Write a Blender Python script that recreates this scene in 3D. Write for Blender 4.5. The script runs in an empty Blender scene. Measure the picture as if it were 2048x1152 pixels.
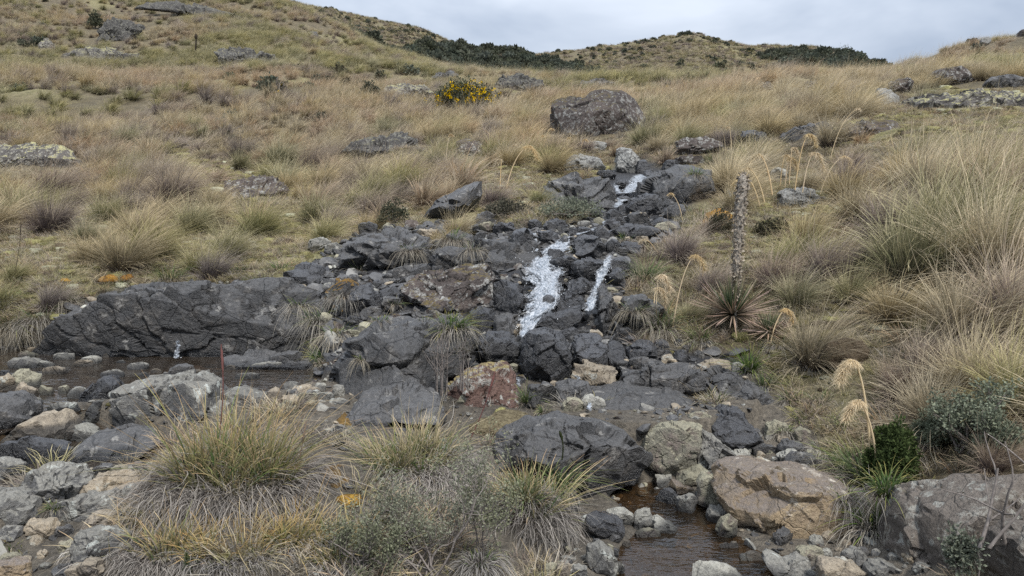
import bpy, math, random
import numpy as np
from mathutils import Vector

# ------------------------------------------------------------------ camera, sky, sun, exposure
sc = bpy.context.scene
COL = sc.collection
F = 1480.0
TH = math.atan((576 - 400) / F)
CAMZ = 1.7
cam_d = bpy.data.cameras.new('camera')
cam = bpy.data.objects.new('camera', cam_d)
COL.objects.link(cam)
cam.location = (0, 0, CAMZ)
cam.rotation_euler = (math.pi / 2 - TH, 0, 0)
cam_d.sensor_width = 36
cam_d.lens = 36 * F / 2048
cam_d.clip_start = 0.05
cam_d.clip_end = 4000
sc.camera = cam

SUN_EL, SUN_AZ = math.radians(58), math.radians(150)     # azimuth clockwise from +Y: behind right
world = bpy.data.worlds.new('World')
sc.world = world
world.use_nodes = True
wn = world.node_tree
wn.nodes.clear()
wo = wn.nodes.new('ShaderNodeOutputWorld')
bg = wn.nodes.new('ShaderNodeBackground')
sky = wn.nodes.new('ShaderNodeTexSky')
sky.sky_type = 'NISHITA'
sky.sun_disc = False
sky.sun_elevation = SUN_EL
sky.sun_rotation = SUN_AZ
tc = wn.nodes.new('ShaderNodeTexCoord')
mp = wn.nodes.new('ShaderNodeMapping')
mp.inputs['Scale'].default_value = (1.0, 1.0, 2.6)
mp.inputs['Location'].default_value = (3.1, 0.6, 0.35)
n1 = wn.nodes.new('ShaderNodeTexNoise')
n1.inputs['Scale'].default_value = 2.9
n1.inputs['Detail'].default_value = 5
n1.inputs['Roughness'].default_value = 0.5
n1.inputs['Distortion'].default_value = 0.25
cr = wn.nodes.new('ShaderNodeValToRGB')
cr.color_ramp.elements[0].position = 0.38
cr.color_ramp.elements[0].color = (4.3, 5.05, 6.3, 1)
cr.color_ramp.elements[1].position = 0.62
cr.color_ramp.elements[1].color = (7.2, 7.9, 9.0, 1)
mx = wn.nodes.new('ShaderNodeMixRGB')
mx.inputs['Fac'].default_value = 0.93
wn.links.new(tc.outputs['Generated'], mp.inputs['Vector'])
wn.links.new(mp.outputs['Vector'], n1.inputs['Vector'])
wn.links.new(n1.outputs['Fac'], cr.inputs['Fac'])
wn.links.new(sky.outputs['Color'], mx.inputs['Color1'])
wn.links.new(cr.outputs['Color'], mx.inputs['Color2'])
# brightened overhead to lift the ambient light, after the CIE overcast sky, softened
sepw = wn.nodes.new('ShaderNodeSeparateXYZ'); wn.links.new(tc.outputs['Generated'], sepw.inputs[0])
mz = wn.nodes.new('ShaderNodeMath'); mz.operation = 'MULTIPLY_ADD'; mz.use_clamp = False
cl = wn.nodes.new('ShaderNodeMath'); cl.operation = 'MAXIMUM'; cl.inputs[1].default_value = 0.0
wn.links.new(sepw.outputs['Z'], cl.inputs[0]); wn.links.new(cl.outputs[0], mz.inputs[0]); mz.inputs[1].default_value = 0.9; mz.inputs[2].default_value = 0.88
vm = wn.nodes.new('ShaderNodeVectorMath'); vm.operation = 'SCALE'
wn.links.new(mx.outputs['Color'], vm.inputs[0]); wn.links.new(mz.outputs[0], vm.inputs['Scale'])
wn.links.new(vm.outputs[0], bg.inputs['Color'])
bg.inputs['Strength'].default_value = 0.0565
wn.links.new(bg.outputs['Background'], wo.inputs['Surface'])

sun_d = bpy.data.lights.new('sun', 'SUN')
sun_d.energy = 2.3
sun_d.angle = math.radians(12)
sun_d.color = (1.0, 0.965, 0.91)
sun = bpy.data.objects.new('sun', sun_d)
COL.objects.link(sun)
sd = Vector((math.sin(SUN_AZ) * math.cos(SUN_EL), math.cos(SUN_AZ) * math.cos(SUN_EL), math.sin(SUN_EL)))
sun.rotation_euler = sd.to_track_quat('Z', 'Y').to_euler()

sc.view_settings.view_transform = 'Standard'
sc.view_settings.look = 'None'
sc.view_settings.exposure = 0.95
sc.view_settings.gamma = 1.0
sc.view_settings.use_curve_mapping = False
sc.render.engine = 'CYCLES'
sc.cycles.max_bounces = 5
sc.cycles.diffuse_bounces = 3
sc.cycles.glossy_bounces = 2
sc.cycles.transmission_bounces = 3
sc.cycles.transparent_max_bounces = 10
sc.cycles.caustics_reflective = False
sc.cycles.caustics_refractive = False
sc.cycles.use_denoising = False

rng = np.random.default_rng(7)
random.seed(7)

# ------------------------------------------------------------------ helpers: space
CT, ST = math.cos(TH), math.sin(TH)


def ray(px, py):
    a = (np.asarray(px, float) - 1024) / F
    b = (576 - np.asarray(py, float)) / F
    return np.stack([a + 0 * b, CT + b * ST + 0 * a, -ST + b * CT + 0 * a], -1)


def pt(px, py, t):
    r = ray(px, py)
    return r * np.asarray(t, float)[..., None] + np.array([0, 0, CAMZ])


def on_plane(px, py, z):
    r = ray(px, py)
    t = (z - CAMZ) / r[..., 2]
    return r * t[..., None] + np.array([0, 0, CAMZ])


def proj(P):
    P = np.asarray(P, float)
    q = P - np.array([0, 0, CAMZ])
    t = q[..., 1] * CT - q[..., 2] * ST
    b = q[..., 1] * ST + q[..., 2] * CT
    tt = np.maximum(t, 1e-3)
    return 1024 + F * q[..., 0] / tt, 576 - F * b / tt, t


def in_poly(px, py, poly):
    px = np.asarray(px, float); py = np.asarray(py, float)
    c = np.zeros(px.shape, bool)
    n = len(poly)
    for i in range(n):
        x1, y1 = poly[i]; x2, y2 = poly[(i + 1) % n]
        if y1 == y2:
            continue
        k = ((y1 > py) != (y2 > py)) & (px < (x2 - x1) * (py - y1) / (y2 - y1) + x1)
        c ^= k
    return c


def poly_dist(px, py, poly):
    px = np.asarray(px, float); py = np.asarray(py, float)
    d = np.full(px.shape, 1e9)
    n = len(poly)
    for i in range(n):
        x1, y1 = poly[i]; x2, y2 = poly[(i + 1) % n]
        ex, ey = x2 - x1, y2 - y1
        s = np.clip(((px - x1) * ex + (py - y1) * ey) / (ex * ex + ey * ey + 1e-12), 0, 1)
        d = np.minimum(d, np.hypot(px - x1 - s * ex, py - y1 - s * ey))
    return d


# ------------------------------------------------------------------ helpers: noise
def _h(ix, iy, iz, s):
    v = (ix.astype(np.int64) * 374761393 + iy.astype(np.int64) * 668265263 + iz.astype(np.int64) * 2147483647 + s * 1274126177) & 0xffffffff
    v = ((v ^ (v >> 13)) * 1274126177) & 0xffffffff
    v = ((v ^ (v >> 16)) * 2246822519) & 0xffffffff
    v = v ^ (v >> 15)
    return (v & 0xffffff) / float(0xffffff)


def vnoise(p, s=0):
    i = np.floor(p); f = p - i
    f = f * f * f * (f * (f * 6 - 15) + 10)
    i = i.astype(np.int64)
    x, y, z = i[..., 0], i[..., 1], i[..., 2]
    r = 0
    for dx in (0, 1):
        wx = f[..., 0] if dx else 1 - f[..., 0]
        for dy in (0, 1):
            wy = f[..., 1] if dy else 1 - f[..., 1]
            for dz in (0, 1):
                wz = f[..., 2] if dz else 1 - f[..., 2]
                r = r + wx * wy * wz * _h(x + dx, y + dy, z + dz, s)
    return r * 2 - 1


def fbm(p, s=0, o=4, g=0.5):
    a, r, k = 1.0, 0, 1.0
    for j in range(o):
        r = r + a * vnoise(p * k + 17.3 * j, s + j)
        a *= g; k *= 2.03
    return r


def facet(p, s=0):
    """cellular noise: (edge distance F2-F1, value per cell, tilt of the cell at p)"""
    i = np.floor(p).astype(np.int64)
    f1 = np.full(p.shape[:-1], 9.0); f2 = f1.copy()
    val = np.zeros_like(f1); tilt = np.zeros_like(f1)
    for dx in (-1, 0, 1):
        for dy in (-1, 0, 1):
            for dz in (-1, 0, 1):
                x, y, z = i[..., 0] + dx, i[..., 1] + dy, i[..., 2] + dz
                q = np.stack([x + _h(x, y, z, s), y + _h(x, y, z, s + 1), z + _h(x, y, z, s + 2)], -1)
                v = p - q
                d = np.sqrt((v * v).sum(-1))
                g = (v[..., 0] * (_h(x, y, z, s + 3) - .5) + v[..., 1] * (_h(x, y, z, s + 4) - .5) + v[..., 2] * (_h(x, y, z, s + 5) - .5)) * 2
                hv = _h(x, y, z, s + 6) * 2 - 1
                m = d < f1
                f2 = np.where(m, f1, np.minimum(f2, d))
                f1 = np.where(m, d, f1)
                val = np.where(m, hv, val); tilt = np.where(m, g, tilt)
    return f2 - f1, val, tilt


# ------------------------------------------------------------------ helpers: objects
def tag(o, label=None, cat=None, group=None, kind=None):
    if label: o['label'] = label
    if cat: o['category'] = cat
    if group: o['group'] = group
    if kind: o['kind'] = kind
    return o


def mesh_np(name, V, Fc, mats=(), smooth=True, attrs=None, sharp=None, matidx=None):
    """V n x 3, Fc m x k (k constant) or a list of such arrays"""
    me = bpy.data.meshes.new(name)
    if not isinstance(Fc, (list, tuple)):
        Fc = [Fc]
    V = np.ascontiguousarray(V, dtype=np.float32)
    me.vertices.add(len(V)); me.vertices.foreach_set('co', V.ravel())
    loops = np.concatenate([f.ravel() for f in Fc]).astype(np.int32)
    tot = np.concatenate([np.full(len(f), f.shape[1]) for f in Fc]).astype(np.int32)
    st = np.concatenate([[0], np.cumsum(tot)[:-1]]).astype(np.int32)
    me.loops.add(len(loops)); me.loops.foreach_set('vertex_index', loops)
    me.polygons.add(len(tot)); me.polygons.foreach_set('loop_start', st)
    me.polygons.foreach_set('loop_total', tot)
    if matidx is not None:
        me.polygons.foreach_set('material_index', matidx.astype(np.int32))
    me.update(calc_edges=True)
    me.polygons.foreach_set('use_smooth', np.full(len(tot), bool(smooth)))
    if sharp:
        me.set_sharp_from_angle(angle=sharp)
    for m in mats:
        me.materials.append(m)
    for k, a in (attrs or {}).items():
        a = np.asarray(a, dtype=np.float32)
        if a.ndim == 1:
            at = me.attributes.new(k, 'FLOAT', 'POINT'); at.data.foreach_set('value', a)
        else:
            at = me.attributes.new(k, 'FLOAT_COLOR', 'POINT'); at.data.foreach_set('color', np.ascontiguousarray(a).ravel())
    return me


def obj(name, data, parent=None, loc=(0, 0, 0), rz=0.0, scale=1.0):
    o = bpy.data.objects.new(name, data)
    COL.objects.link(o)
    if parent is not None: o.parent = parent
    o.location = [float(v) for v in loc]; o.rotation_euler = (0, 0, rz)
    o.scale = (scale, scale, scale) if not hasattr(scale, '__len__') else scale
    return o


def grid_faces(nu, nv):
    i = np.arange((nv - 1) * nu).reshape(nv - 1, nu)[:, :-1].ravel()
    return np.stack([i, i + 1, i + nu + 1, i + nu], -1)


_ico = {}


def ico(sub):
    if sub not in _ico:
        import bmesh
        bm = bmesh.new(); bmesh.ops.create_icosphere(bm, subdivisions=sub, radius=1.0)
        V = np.array([v.co[:] for v in bm.verts]); T = np.array([[v.index for v in f.verts] for f in bm.faces])
        bm.free(); _ico[sub] = (V, T)
    return _ico[sub]


# ------------------------------------------------------------------ helpers: node materials
class NM:
    def __init__(self, name):
        self.m = bpy.data.materials.new(name); self.m.use_nodes = True
        self.t = self.m.node_tree; self.t.nodes.clear()
        self.out = self.n('OutputMaterial')

    def n(self, typ, **kw):
        nd = self.t.nodes.new('ShaderNode' + typ)
        for k, v in kw.items():
            if k.startswith('_'):
                setattr(nd, k[1:], v)
            else:
                k2 = k.replace('__', ' ')
                inp = nd.inputs[k2]
                if isinstance(v, bpy.types.NodeSocket): self.t.links.new(v, inp)
                else: inp.default_value = v
        return nd

    def noise(self, vec, scale, detail=4, rough=0.55, dist=0.0):
        return self.n('TexNoise', Vector=vec, Scale=scale, Detail=detail, Roughness=rough, Distortion=dist).outputs['Fac']

    def ramp(self, fac, stops, interp='LINEAR'):
        nd = self.n('ValToRGB', Fac=fac)
        cr = nd.color_ramp; cr.interpolation = interp
        while len(cr.elements) < len(stops): cr.elements.new(0.5)
        for e, (p, c) in zip(cr.elements, stops):
            e.position = p
            e.color = (c, c, c, 1) if not hasattr(c, '__len__') else (c[0], c[1], c[2], 1)
        return nd.outputs['Color']

    def mix(self, fac, a, b, mode='MIX'):
        nd = self.n('MixRGB', _blend_type=mode)
        for k, v in (('Fac', fac), ('Color1', a), ('Color2', b)):
            if isinstance(v, bpy.types.NodeSocket): self.t.links.new(v, nd.inputs[k])
            elif hasattr(v, '__len__'): nd.inputs[k].default_value = (v[0], v[1], v[2], 1)
            else: nd.inputs[k].default_value = v if k == 'Fac' else (v, v, v, 1)
        return nd.outputs['Color']

    def math(self, op, a, b=0.0, c=0.0):
        nd = self.n('Math', _operation=op)
        for i, v in enumerate((a, b, c)):
            if isinstance(v, bpy.types.NodeSocket): self.t.links.new(v, nd.inputs[i])
            else: nd.inputs[i].default_value = v
        return nd.outputs[0]

    def attr(self, name):
        return self.n('Attribute', _attribute_name=name)

    def bump(self, h, strength, dist, normal=None):
        nd = self.n('Bump', Height=h, Strength=strength, Distance=dist)
        if normal is not None: self.t.links.new(normal, nd.inputs['Normal'])
        return nd.outputs['Normal']

    def finish(self, shader):
        self.t.links.new(shader, self.out.inputs['Surface'])
        return self.m


# ------------------------------------------------------------------ terrain
NEAR = {
    -350: [(1152, 3.0), (1000, 3.6), (900, 4.2), (800, 5.0), (720, 6.2), (640, 7), (550, 8), (450, 10), (400, 12), (300, 17), (200, 27), (100, 45), (0, 65), (-110, 95)],
    100: [(1152, 3.0), (1000, 3.6), (900, 4.2), (850, 4.6), (800, 5), (720, 6.3), (650, 6.75), (590, 7.2), (530, 8), (450, 10), (400, 12), (300, 18), (200, 29), (100, 48), (0, 72)],
    300: [(1152, 2.9), (1000, 3.5), (900, 4.3), (850, 4.65), (800, 5), (720, 6.3), (650, 6.8), (590, 7.2), (530, 8.2), (450, 10), (400, 12), (300, 18), (200, 30), (100, 49), (0, 76)],
    500: [(1152, 2.85), (1000, 3.3), (900, 3.9), (850, 4.5), (800, 5), (720, 6.3), (650, 6.75), (590, 7.1), (500, 8.8), (430, 10.5), (300, 18), (200, 30), (100, 50)],
    650: [(1152, 2.9), (1000, 3.4), (900, 4.0), (830, 4.7), (780, 5.2), (720, 5.9), (640, 6.6), (580, 7.2), (500, 8.6), (430, 10.5), (300, 18), (200, 30), (120, 47)],
    800: [(1152, 3.0), (1000, 3.5), (900, 4.1), (830, 4.8), (780, 5.3), (700, 6), (620, 6.7), (540, 7.6), (470, 9), (400, 11.5), (300, 17), (200, 30), (150, 42)],
    950: [(1152, 3.15), (1000, 3.8), (900, 4.4), (830, 4.9), (780, 5.3), (700, 6), (620, 6.7), (540, 7.4), (470, 8.6), (400, 10.8), (340, 13.8), (300, 16.5), (200, 29)],
    1100: [(1152, 3.3), (1000, 4.1), (900, 4.6), (830, 5.05), (780, 5.4), (690, 6.05), (640, 6.4), (560, 7), (480, 8), (430, 9), (350, 12.4), (300, 16), (200, 29)],
    1280: [(1152, 3.37), (1000, 4.2), (900, 4.75), (830, 5.1), (780, 5.45), (700, 5.9), (640, 6.3), (560, 7), (480, 8.2), (430, 9.4), (380, 11), (320, 14), (260, 19), (200, 29)],
    1470: [(1152, 3.4), (1000, 4.2), (900, 4.75), (830, 5.1), (780, 5.4), (720, 5.7), (650, 6.2), (560, 7), (480, 7.9), (430, 9), (380, 10.8), (300, 14.5), (200, 23)],
    1620: [(1152, 3.35), (1000, 4.1), (900, 4.6), (800, 5.1), (700, 5.65), (600, 6.3), (500, 7.3), (420, 8.6), (370, 10.3), (300, 13.2), (220, 18)],
    1750: [(1152, 3.25), (1000, 3.9), (900, 4.35), (800, 4.85), (700, 5.35), (600, 6), (500, 6.8), (400, 8.4), (300, 11.5), (220, 17)],
    1900: [(1152, 3.0), (1000, 3.5), (900, 4.0), (800, 4.5), (700, 5), (600, 5.6), (500, 6.4), (400, 7.8), (300, 10.6), (200, 17.5), (140, 24)],
    2060: [(1152, 2.8), (1000, 3.2), (850, 3.9), (700, 4.6), (550, 5.6), (400, 7.3), (300, 9.8), (200, 16.5), (130, 26)],
    2400: [(1152, 2.6), (1000, 3.0), (850, 3.6), (700, 4.3), (550, 5.2), (400, 6.8), (300, 9), (200, 14), (130, 22)],
}
# crest of the near ground: px, py, depth
CREST = [(-350, -190, 130), (100, -110, 110), (300, -70, 100), (500, -22, 90), (590, 14, 82), (650, 48, 75), (740, 98, 66), (860, 138, 56),
         (950, 152, 50), (1050, 160, 46), (1200, 160, 42), (1300, 166, 38), (1400, 167, 34), (1500, 160, 29), (1560, 152, 27),
         (1620, 148, 27), (1700, 152, 30), (1780, 148, 36), (1850, 126, 38), (1950, 100, 40), (2060, 78, 40), (2400, 30, 40)]
_cp = [pt(px, py, t) for px, col in NEAR.items() for py, t in col]
for px, py, t in CREST:
    _cp += [pt(px, py, t), pt(px, py + 30, t * 1.6), pt(px, py + 140, t * 3.2)]
for s in (-1.0, -.6, -.2, .2, .6, 1.0):
    _cp += [np.array([s * 1.6, .5, .12]), np.array([s * 2.6, 1.8, .1 if s > .3 else .16]), np.array([s * 1400, 1400, -40.])]
_cp = np.array(_cp)


def uv_of(x, y):
    return x / (y + 2.0), np.log(y + 1.0)


def tps_fit(U, W, lam=2e-4):
    n = len(U)
    d = ((U[:, None] - U[None]) ** 2).sum(-1)
    K = d * np.log(d + 1e-12) * .5 + lam * np.eye(n)
    Pm = np.c_[np.ones(n), U]
    A = np.zeros((n + 3, n + 3)); A[:n, :n] = K; A[:n, n:] = Pm; A[n:, :n] = Pm.T
    return np.linalg.solve(A, np.r_[W, 0, 0, 0])


_cu, _cv = uv_of(_cp[:, 0], _cp[:, 1])
_U = np.c_[_cu * 2.2, _cv]
_co = tps_fit(_U, (_cp[:, 2] - CAMZ) / (_cp[:, 1] + 1.0))


def tps_eval(u, v):
    Q = np.stack([u * 2.2, v], -1).reshape(-1, 2)
    out = np.empty(len(Q))
    n = len(_U)
    for s in range(0, len(Q), 20000):
        q = Q[s:s + 20000]
        d = ((q[:, None] - _U[None]) ** 2).sum(-1)
        out[s:s + 20000] = (d * np.log(d + 1e-12) * .5) @ _co[:n] + _co[n] + q @ _co[n + 1:]
    return out.reshape(np.shape(u))


NU, NV = 460, 560
UG = np.linspace(-1.15, 1.15, NU)
VG = np.linspace(math.log(1.3), math.log(1200), NV)
# denser rows near the camera and up to the crest
_s = np.linspace(0, 1, NV)
VG = math.log(1.3) + (math.log(60) - math.log(1.3)) * np.minimum(_s / .86, 1) + (math.log(1200) - math.log(60)) * np.clip((_s - .86) / .14, 0, 1)
uu, vv = np.meshgrid(UG, VG)
# coarse evaluation, then bilinear
_cu2 = np.linspace(-1.15, 1.15, 150); _cv2 = np.linspace(VG[0], VG[-1], 190)
_gu, _gv = np.meshgrid(_cu2, _cv2)
_gw = tps_eval(_gu, _gv)


def bilin(G, x, y, x0, x1, y0, y1):
    h, w = G.shape
    fx = np.clip((x - x0) / (x1 - x0) * (w - 1), 0, w - 1.001); fy = np.clip((y - y0) / (y1 - y0) * (h - 1), 0, h - 1.001)
    ix, iy = fx.astype(int), fy.astype(int); fx, fy = fx - ix, fy - iy
    return (G[iy, ix] * (1 - fx) * (1 - fy) + G[iy, ix + 1] * fx * (1 - fy) + G[iy + 1, ix] * (1 - fx) * fy + G[iy + 1, ix + 1] * fx * fy)


GY = np.exp(vv) - 1
GX = uu * (GY + 2)
GZ = bilin(_gw, uu, vv, -1.15, 1.15, VG[0], VG[-1]) * (GY + 1) + CAMZ
_P = np.stack([GX, GY, GZ * 0], -1)
amp = np.clip(GY / 25, 0.12, 1.6)
GZ += fbm(_P / 6.0, 3, 3) * .10 * np.clip(GY / 10, .2, 3) + fbm(_P / 1.1, 9, 4) * .05 * np.clip(GY / 8, .5, 2)
GZ += np.abs(fbm(_P / .35, 19, 3)) * .025

# pools: polygons in the picture laid onto their water planes
POOLS = [
    ('upper', .35, [(-260, 705), (-60, 700), (60, 692), (200, 690), (400, 690), (600, 694), (655, 730), (650, 772), (560, 795), (440, 806), (240, 806), (130, 815), (60, 845), (-60, 868), (-300, 880)]),
    ('lower', .27, [(-200, 885), (0, 885), (130, 850), (200, 840), (260, 865), (330, 905), (300, 935), (200, 945), (60, 952), (0, 985), (-200, 1010)]),
    ('middle', .285, [(1195, 772), (1240, 768), (1250, 782), (1330, 792), (1370, 800), (1330, 812), (1260, 816), (1205, 808)]),
    ('front', .0, [(1195, 985), (1250, 962), (1330, 958), (1345, 985), (1420, 1000), (1450, 1050), (1530, 1100), (1600, 1108), (1640, 1180), (1600, 1420), (1330, 1500), (1200, 1350), (1215, 1150), (1225, 1090), (1262, 1062), (1230, 1015)]),
]
pool_xy = []
for nm, z, poly in POOLS:
    q = on_plane(np.array([p[0] for p in poly]), np.array([p[1] for p in poly]), z)
    xy = [(a[0], a[1]) for a in q]
    pool_xy.append(xy)
    near = (GY < 12)
    ins = in_poly(GX, GY, xy) & near
    d = np.where(near, poly_dist(GX, GY, xy), 9)
    sm = np.clip(d / .22, 0, 1)
    GZ = np.where(ins, np.minimum(GZ, z + .02 - .13 * sm * (1 + .25 * fbm(_P * 3, 40, 2))), GZ)
    out = (~ins) & (d < .5)
    GZ = np.where(out, np.maximum(GZ, z + .015 + np.minimum(d, .4) * .07), GZ)
GW = (GZ - CAMZ) / (GY + 1)
_vs = VG


def height(x, y):
    x = np.asarray(x, float); y = np.asarray(y, float)
    u, v = uv_of(x, np.maximum(y, .31))
    fx = np.clip((u + 1.15) / 2.3 * (NU - 1), 0, NU - 1.001)
    fy = np.clip(np.interp(v, _vs, np.arange(NV)), 0, NV - 1.001)
    ix, iy = fx.astype(int), fy.astype(int); fx, fy = fx - ix, fy - iy
    w = (GW[iy, ix] * (1 - fx) * (1 - fy) + GW[iy, ix + 1] * fx * (1 - fy) + GW[iy + 1, ix] * (1 - fx) * fy + GW[iy + 1, ix + 1] * fx * fy)
    return w * (y + 1) + CAMZ


_ts = np.exp(np.linspace(math.log(1.2), math.log(260), 700))


def hit(px, py):
    """first point of the ground seen at a pixel: (point, depth)"""
    r = ray(px, py)
    P = r[None] * _ts[:, None] + np.array([0, 0, CAMZ])
    below = P[:, 2] < height(P[:, 0], P[:, 1])
    k = int(np.argmax(below)) if below.any() else len(_ts) - 1
    lo, hi = _ts[max(k - 1, 0)], _ts[k]
    for _ in range(8):
        m = (lo + hi) / 2; q = r * m + np.array([0, 0, CAMZ])
        if q[2] < height(q[0], q[1]): hi = m
        else: lo = m
    q = r * hi + np.array([0, 0, CAMZ])
    return q, hi


# picture-space outlines of the kinds of ground (projected onto the terrain they describe)
Z_STREAM = [(560, 560), (700, 475), (850, 450), (960, 455), (1100, 462), (1180, 440), (1200, 360), (1230, 318), (1290, 318), (1340, 330), (1400, 345), (1380, 400), (1350, 470), (1270, 500), (1240, 600), (1290, 700),
            (1480, 700), (1560, 800), (1640, 880), (1620, 960), (1800, 1010), (1900, 1152), (2000, 1400), (-400, 1400), (-400, 700), (40, 690), (160, 600), (300, 572)]
Z_BANK = [(-100, 500), (150, 440), (300, 425), (450, 455), (640, 430), (860, 400), (860, 440), (700, 480), (640, 545), (560, 565), (300, 578), (120, 620), (-100, 660)]
Z_STRIP = [(330, 300), (430, 325), (640, 345), (640, 400), (460, 400), (380, 390)]
Z_LEDGE = [(860, 400), (960, 350), (1110, 320), (1215, 340), (1190, 440), (960, 460), (860, 445)]
Z_SHELF = [(1380, 425), (1480, 385), (1560, 350), (1680, 370), (1690, 425), (1620, 480), (1520, 530), (1400, 540), (1370, 480)]
Z_RBANK = [(1490, 620), (1560, 600), (1680, 610), (1760, 660), (1760, 920), (1640, 940), (1560, 800)]
Z_SLAB = [(1640, 235), (1800, 225), (1840, 185), (2200, 175), (2200, 290), (1900, 285), (1750, 290), (1650, 300)]

# ------------------------------------------------------------------ materials
def ground_material():
    k = NM('ground_cover')
    geo = k.n('NewGeometry'); pos = geo.outputs['Position']
    z = k.attr('zone').outputs['Color']
    sp = k.n('SeparateColor', Color=z)
    wet, moss, grav = sp.outputs[0], sp.outputs[1], sp.outputs[2]
    nb = k.noise(pos, 0.35, 5, .6); nm = k.noise(pos, 3.0, 6, .65); nf = k.noise(pos, 26, 5, .7); nff = k.noise(pos, 110, 3, .7)
    straw = k.ramp(nm, [(.28, (.06, .048, .034)), (.45, (.13, .105, .065)), (.62, (.22, .18, .11)), (.8, (.11, .10, .055))])
    straw = k.mix(k.ramp(nb, [(.4, 0), (.65, .6)]), straw, (.15, .13, .075))
    straw = k.mix(k.ramp(nf, [(.35, .75), (.65, 0)]), straw, (.045, .037, .028))
    mossc = k.ramp(nm, [(.25, (.08, .065, .04)), (.4, (.20, .185, .07)), (.55, (.31, .28, .145)), (.7, (.23, .185, .11)), (.85, (.145, .14, .06))])
    mossc = k.mix(k.ramp(nf, [(.32, .85), (.6, 0)]), mossc, (.055, .045, .03))
    mossc = k.mix(k.ramp(nff, [(.5, 0), (.8, .4)]), mossc, (.36, .34, .20))
    gravc = k.ramp(nf, [(.3, (.05, .045, .04)), (.5, (.12, .105, .085)), (.7, (.22, .19, .15))])
    gravc = k.mix(k.ramp(nff, [(.45, 0), (.8, .5)]), gravc, (.3, .26, .2))
    rock = k.ramp(nf, [(.3, (.022, .023, .026)), (.55, (.05, .05, .053)), (.8, (.09, .085, .08))])
    c = k.mix(moss, straw, mossc)
    c = k.mix(grav, c, gravc)
    c = k.mix(wet, c, rock)
    h = k.math('ADD', k.math('MULTIPLY', nf, 1.0), k.math('MULTIPLY', nff, .35))
    nrm = k.bump(h, .9, .05)
    rg = k.ramp(wet, [(0, .95), (1, .5)])
    b = k.n('BsdfPrincipled', Base__Color=c, Roughness=rg, Normal=nrm)
    b.inputs['Specular IOR Level'].default_value = .3
    return k.finish(b.outputs[0])


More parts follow.
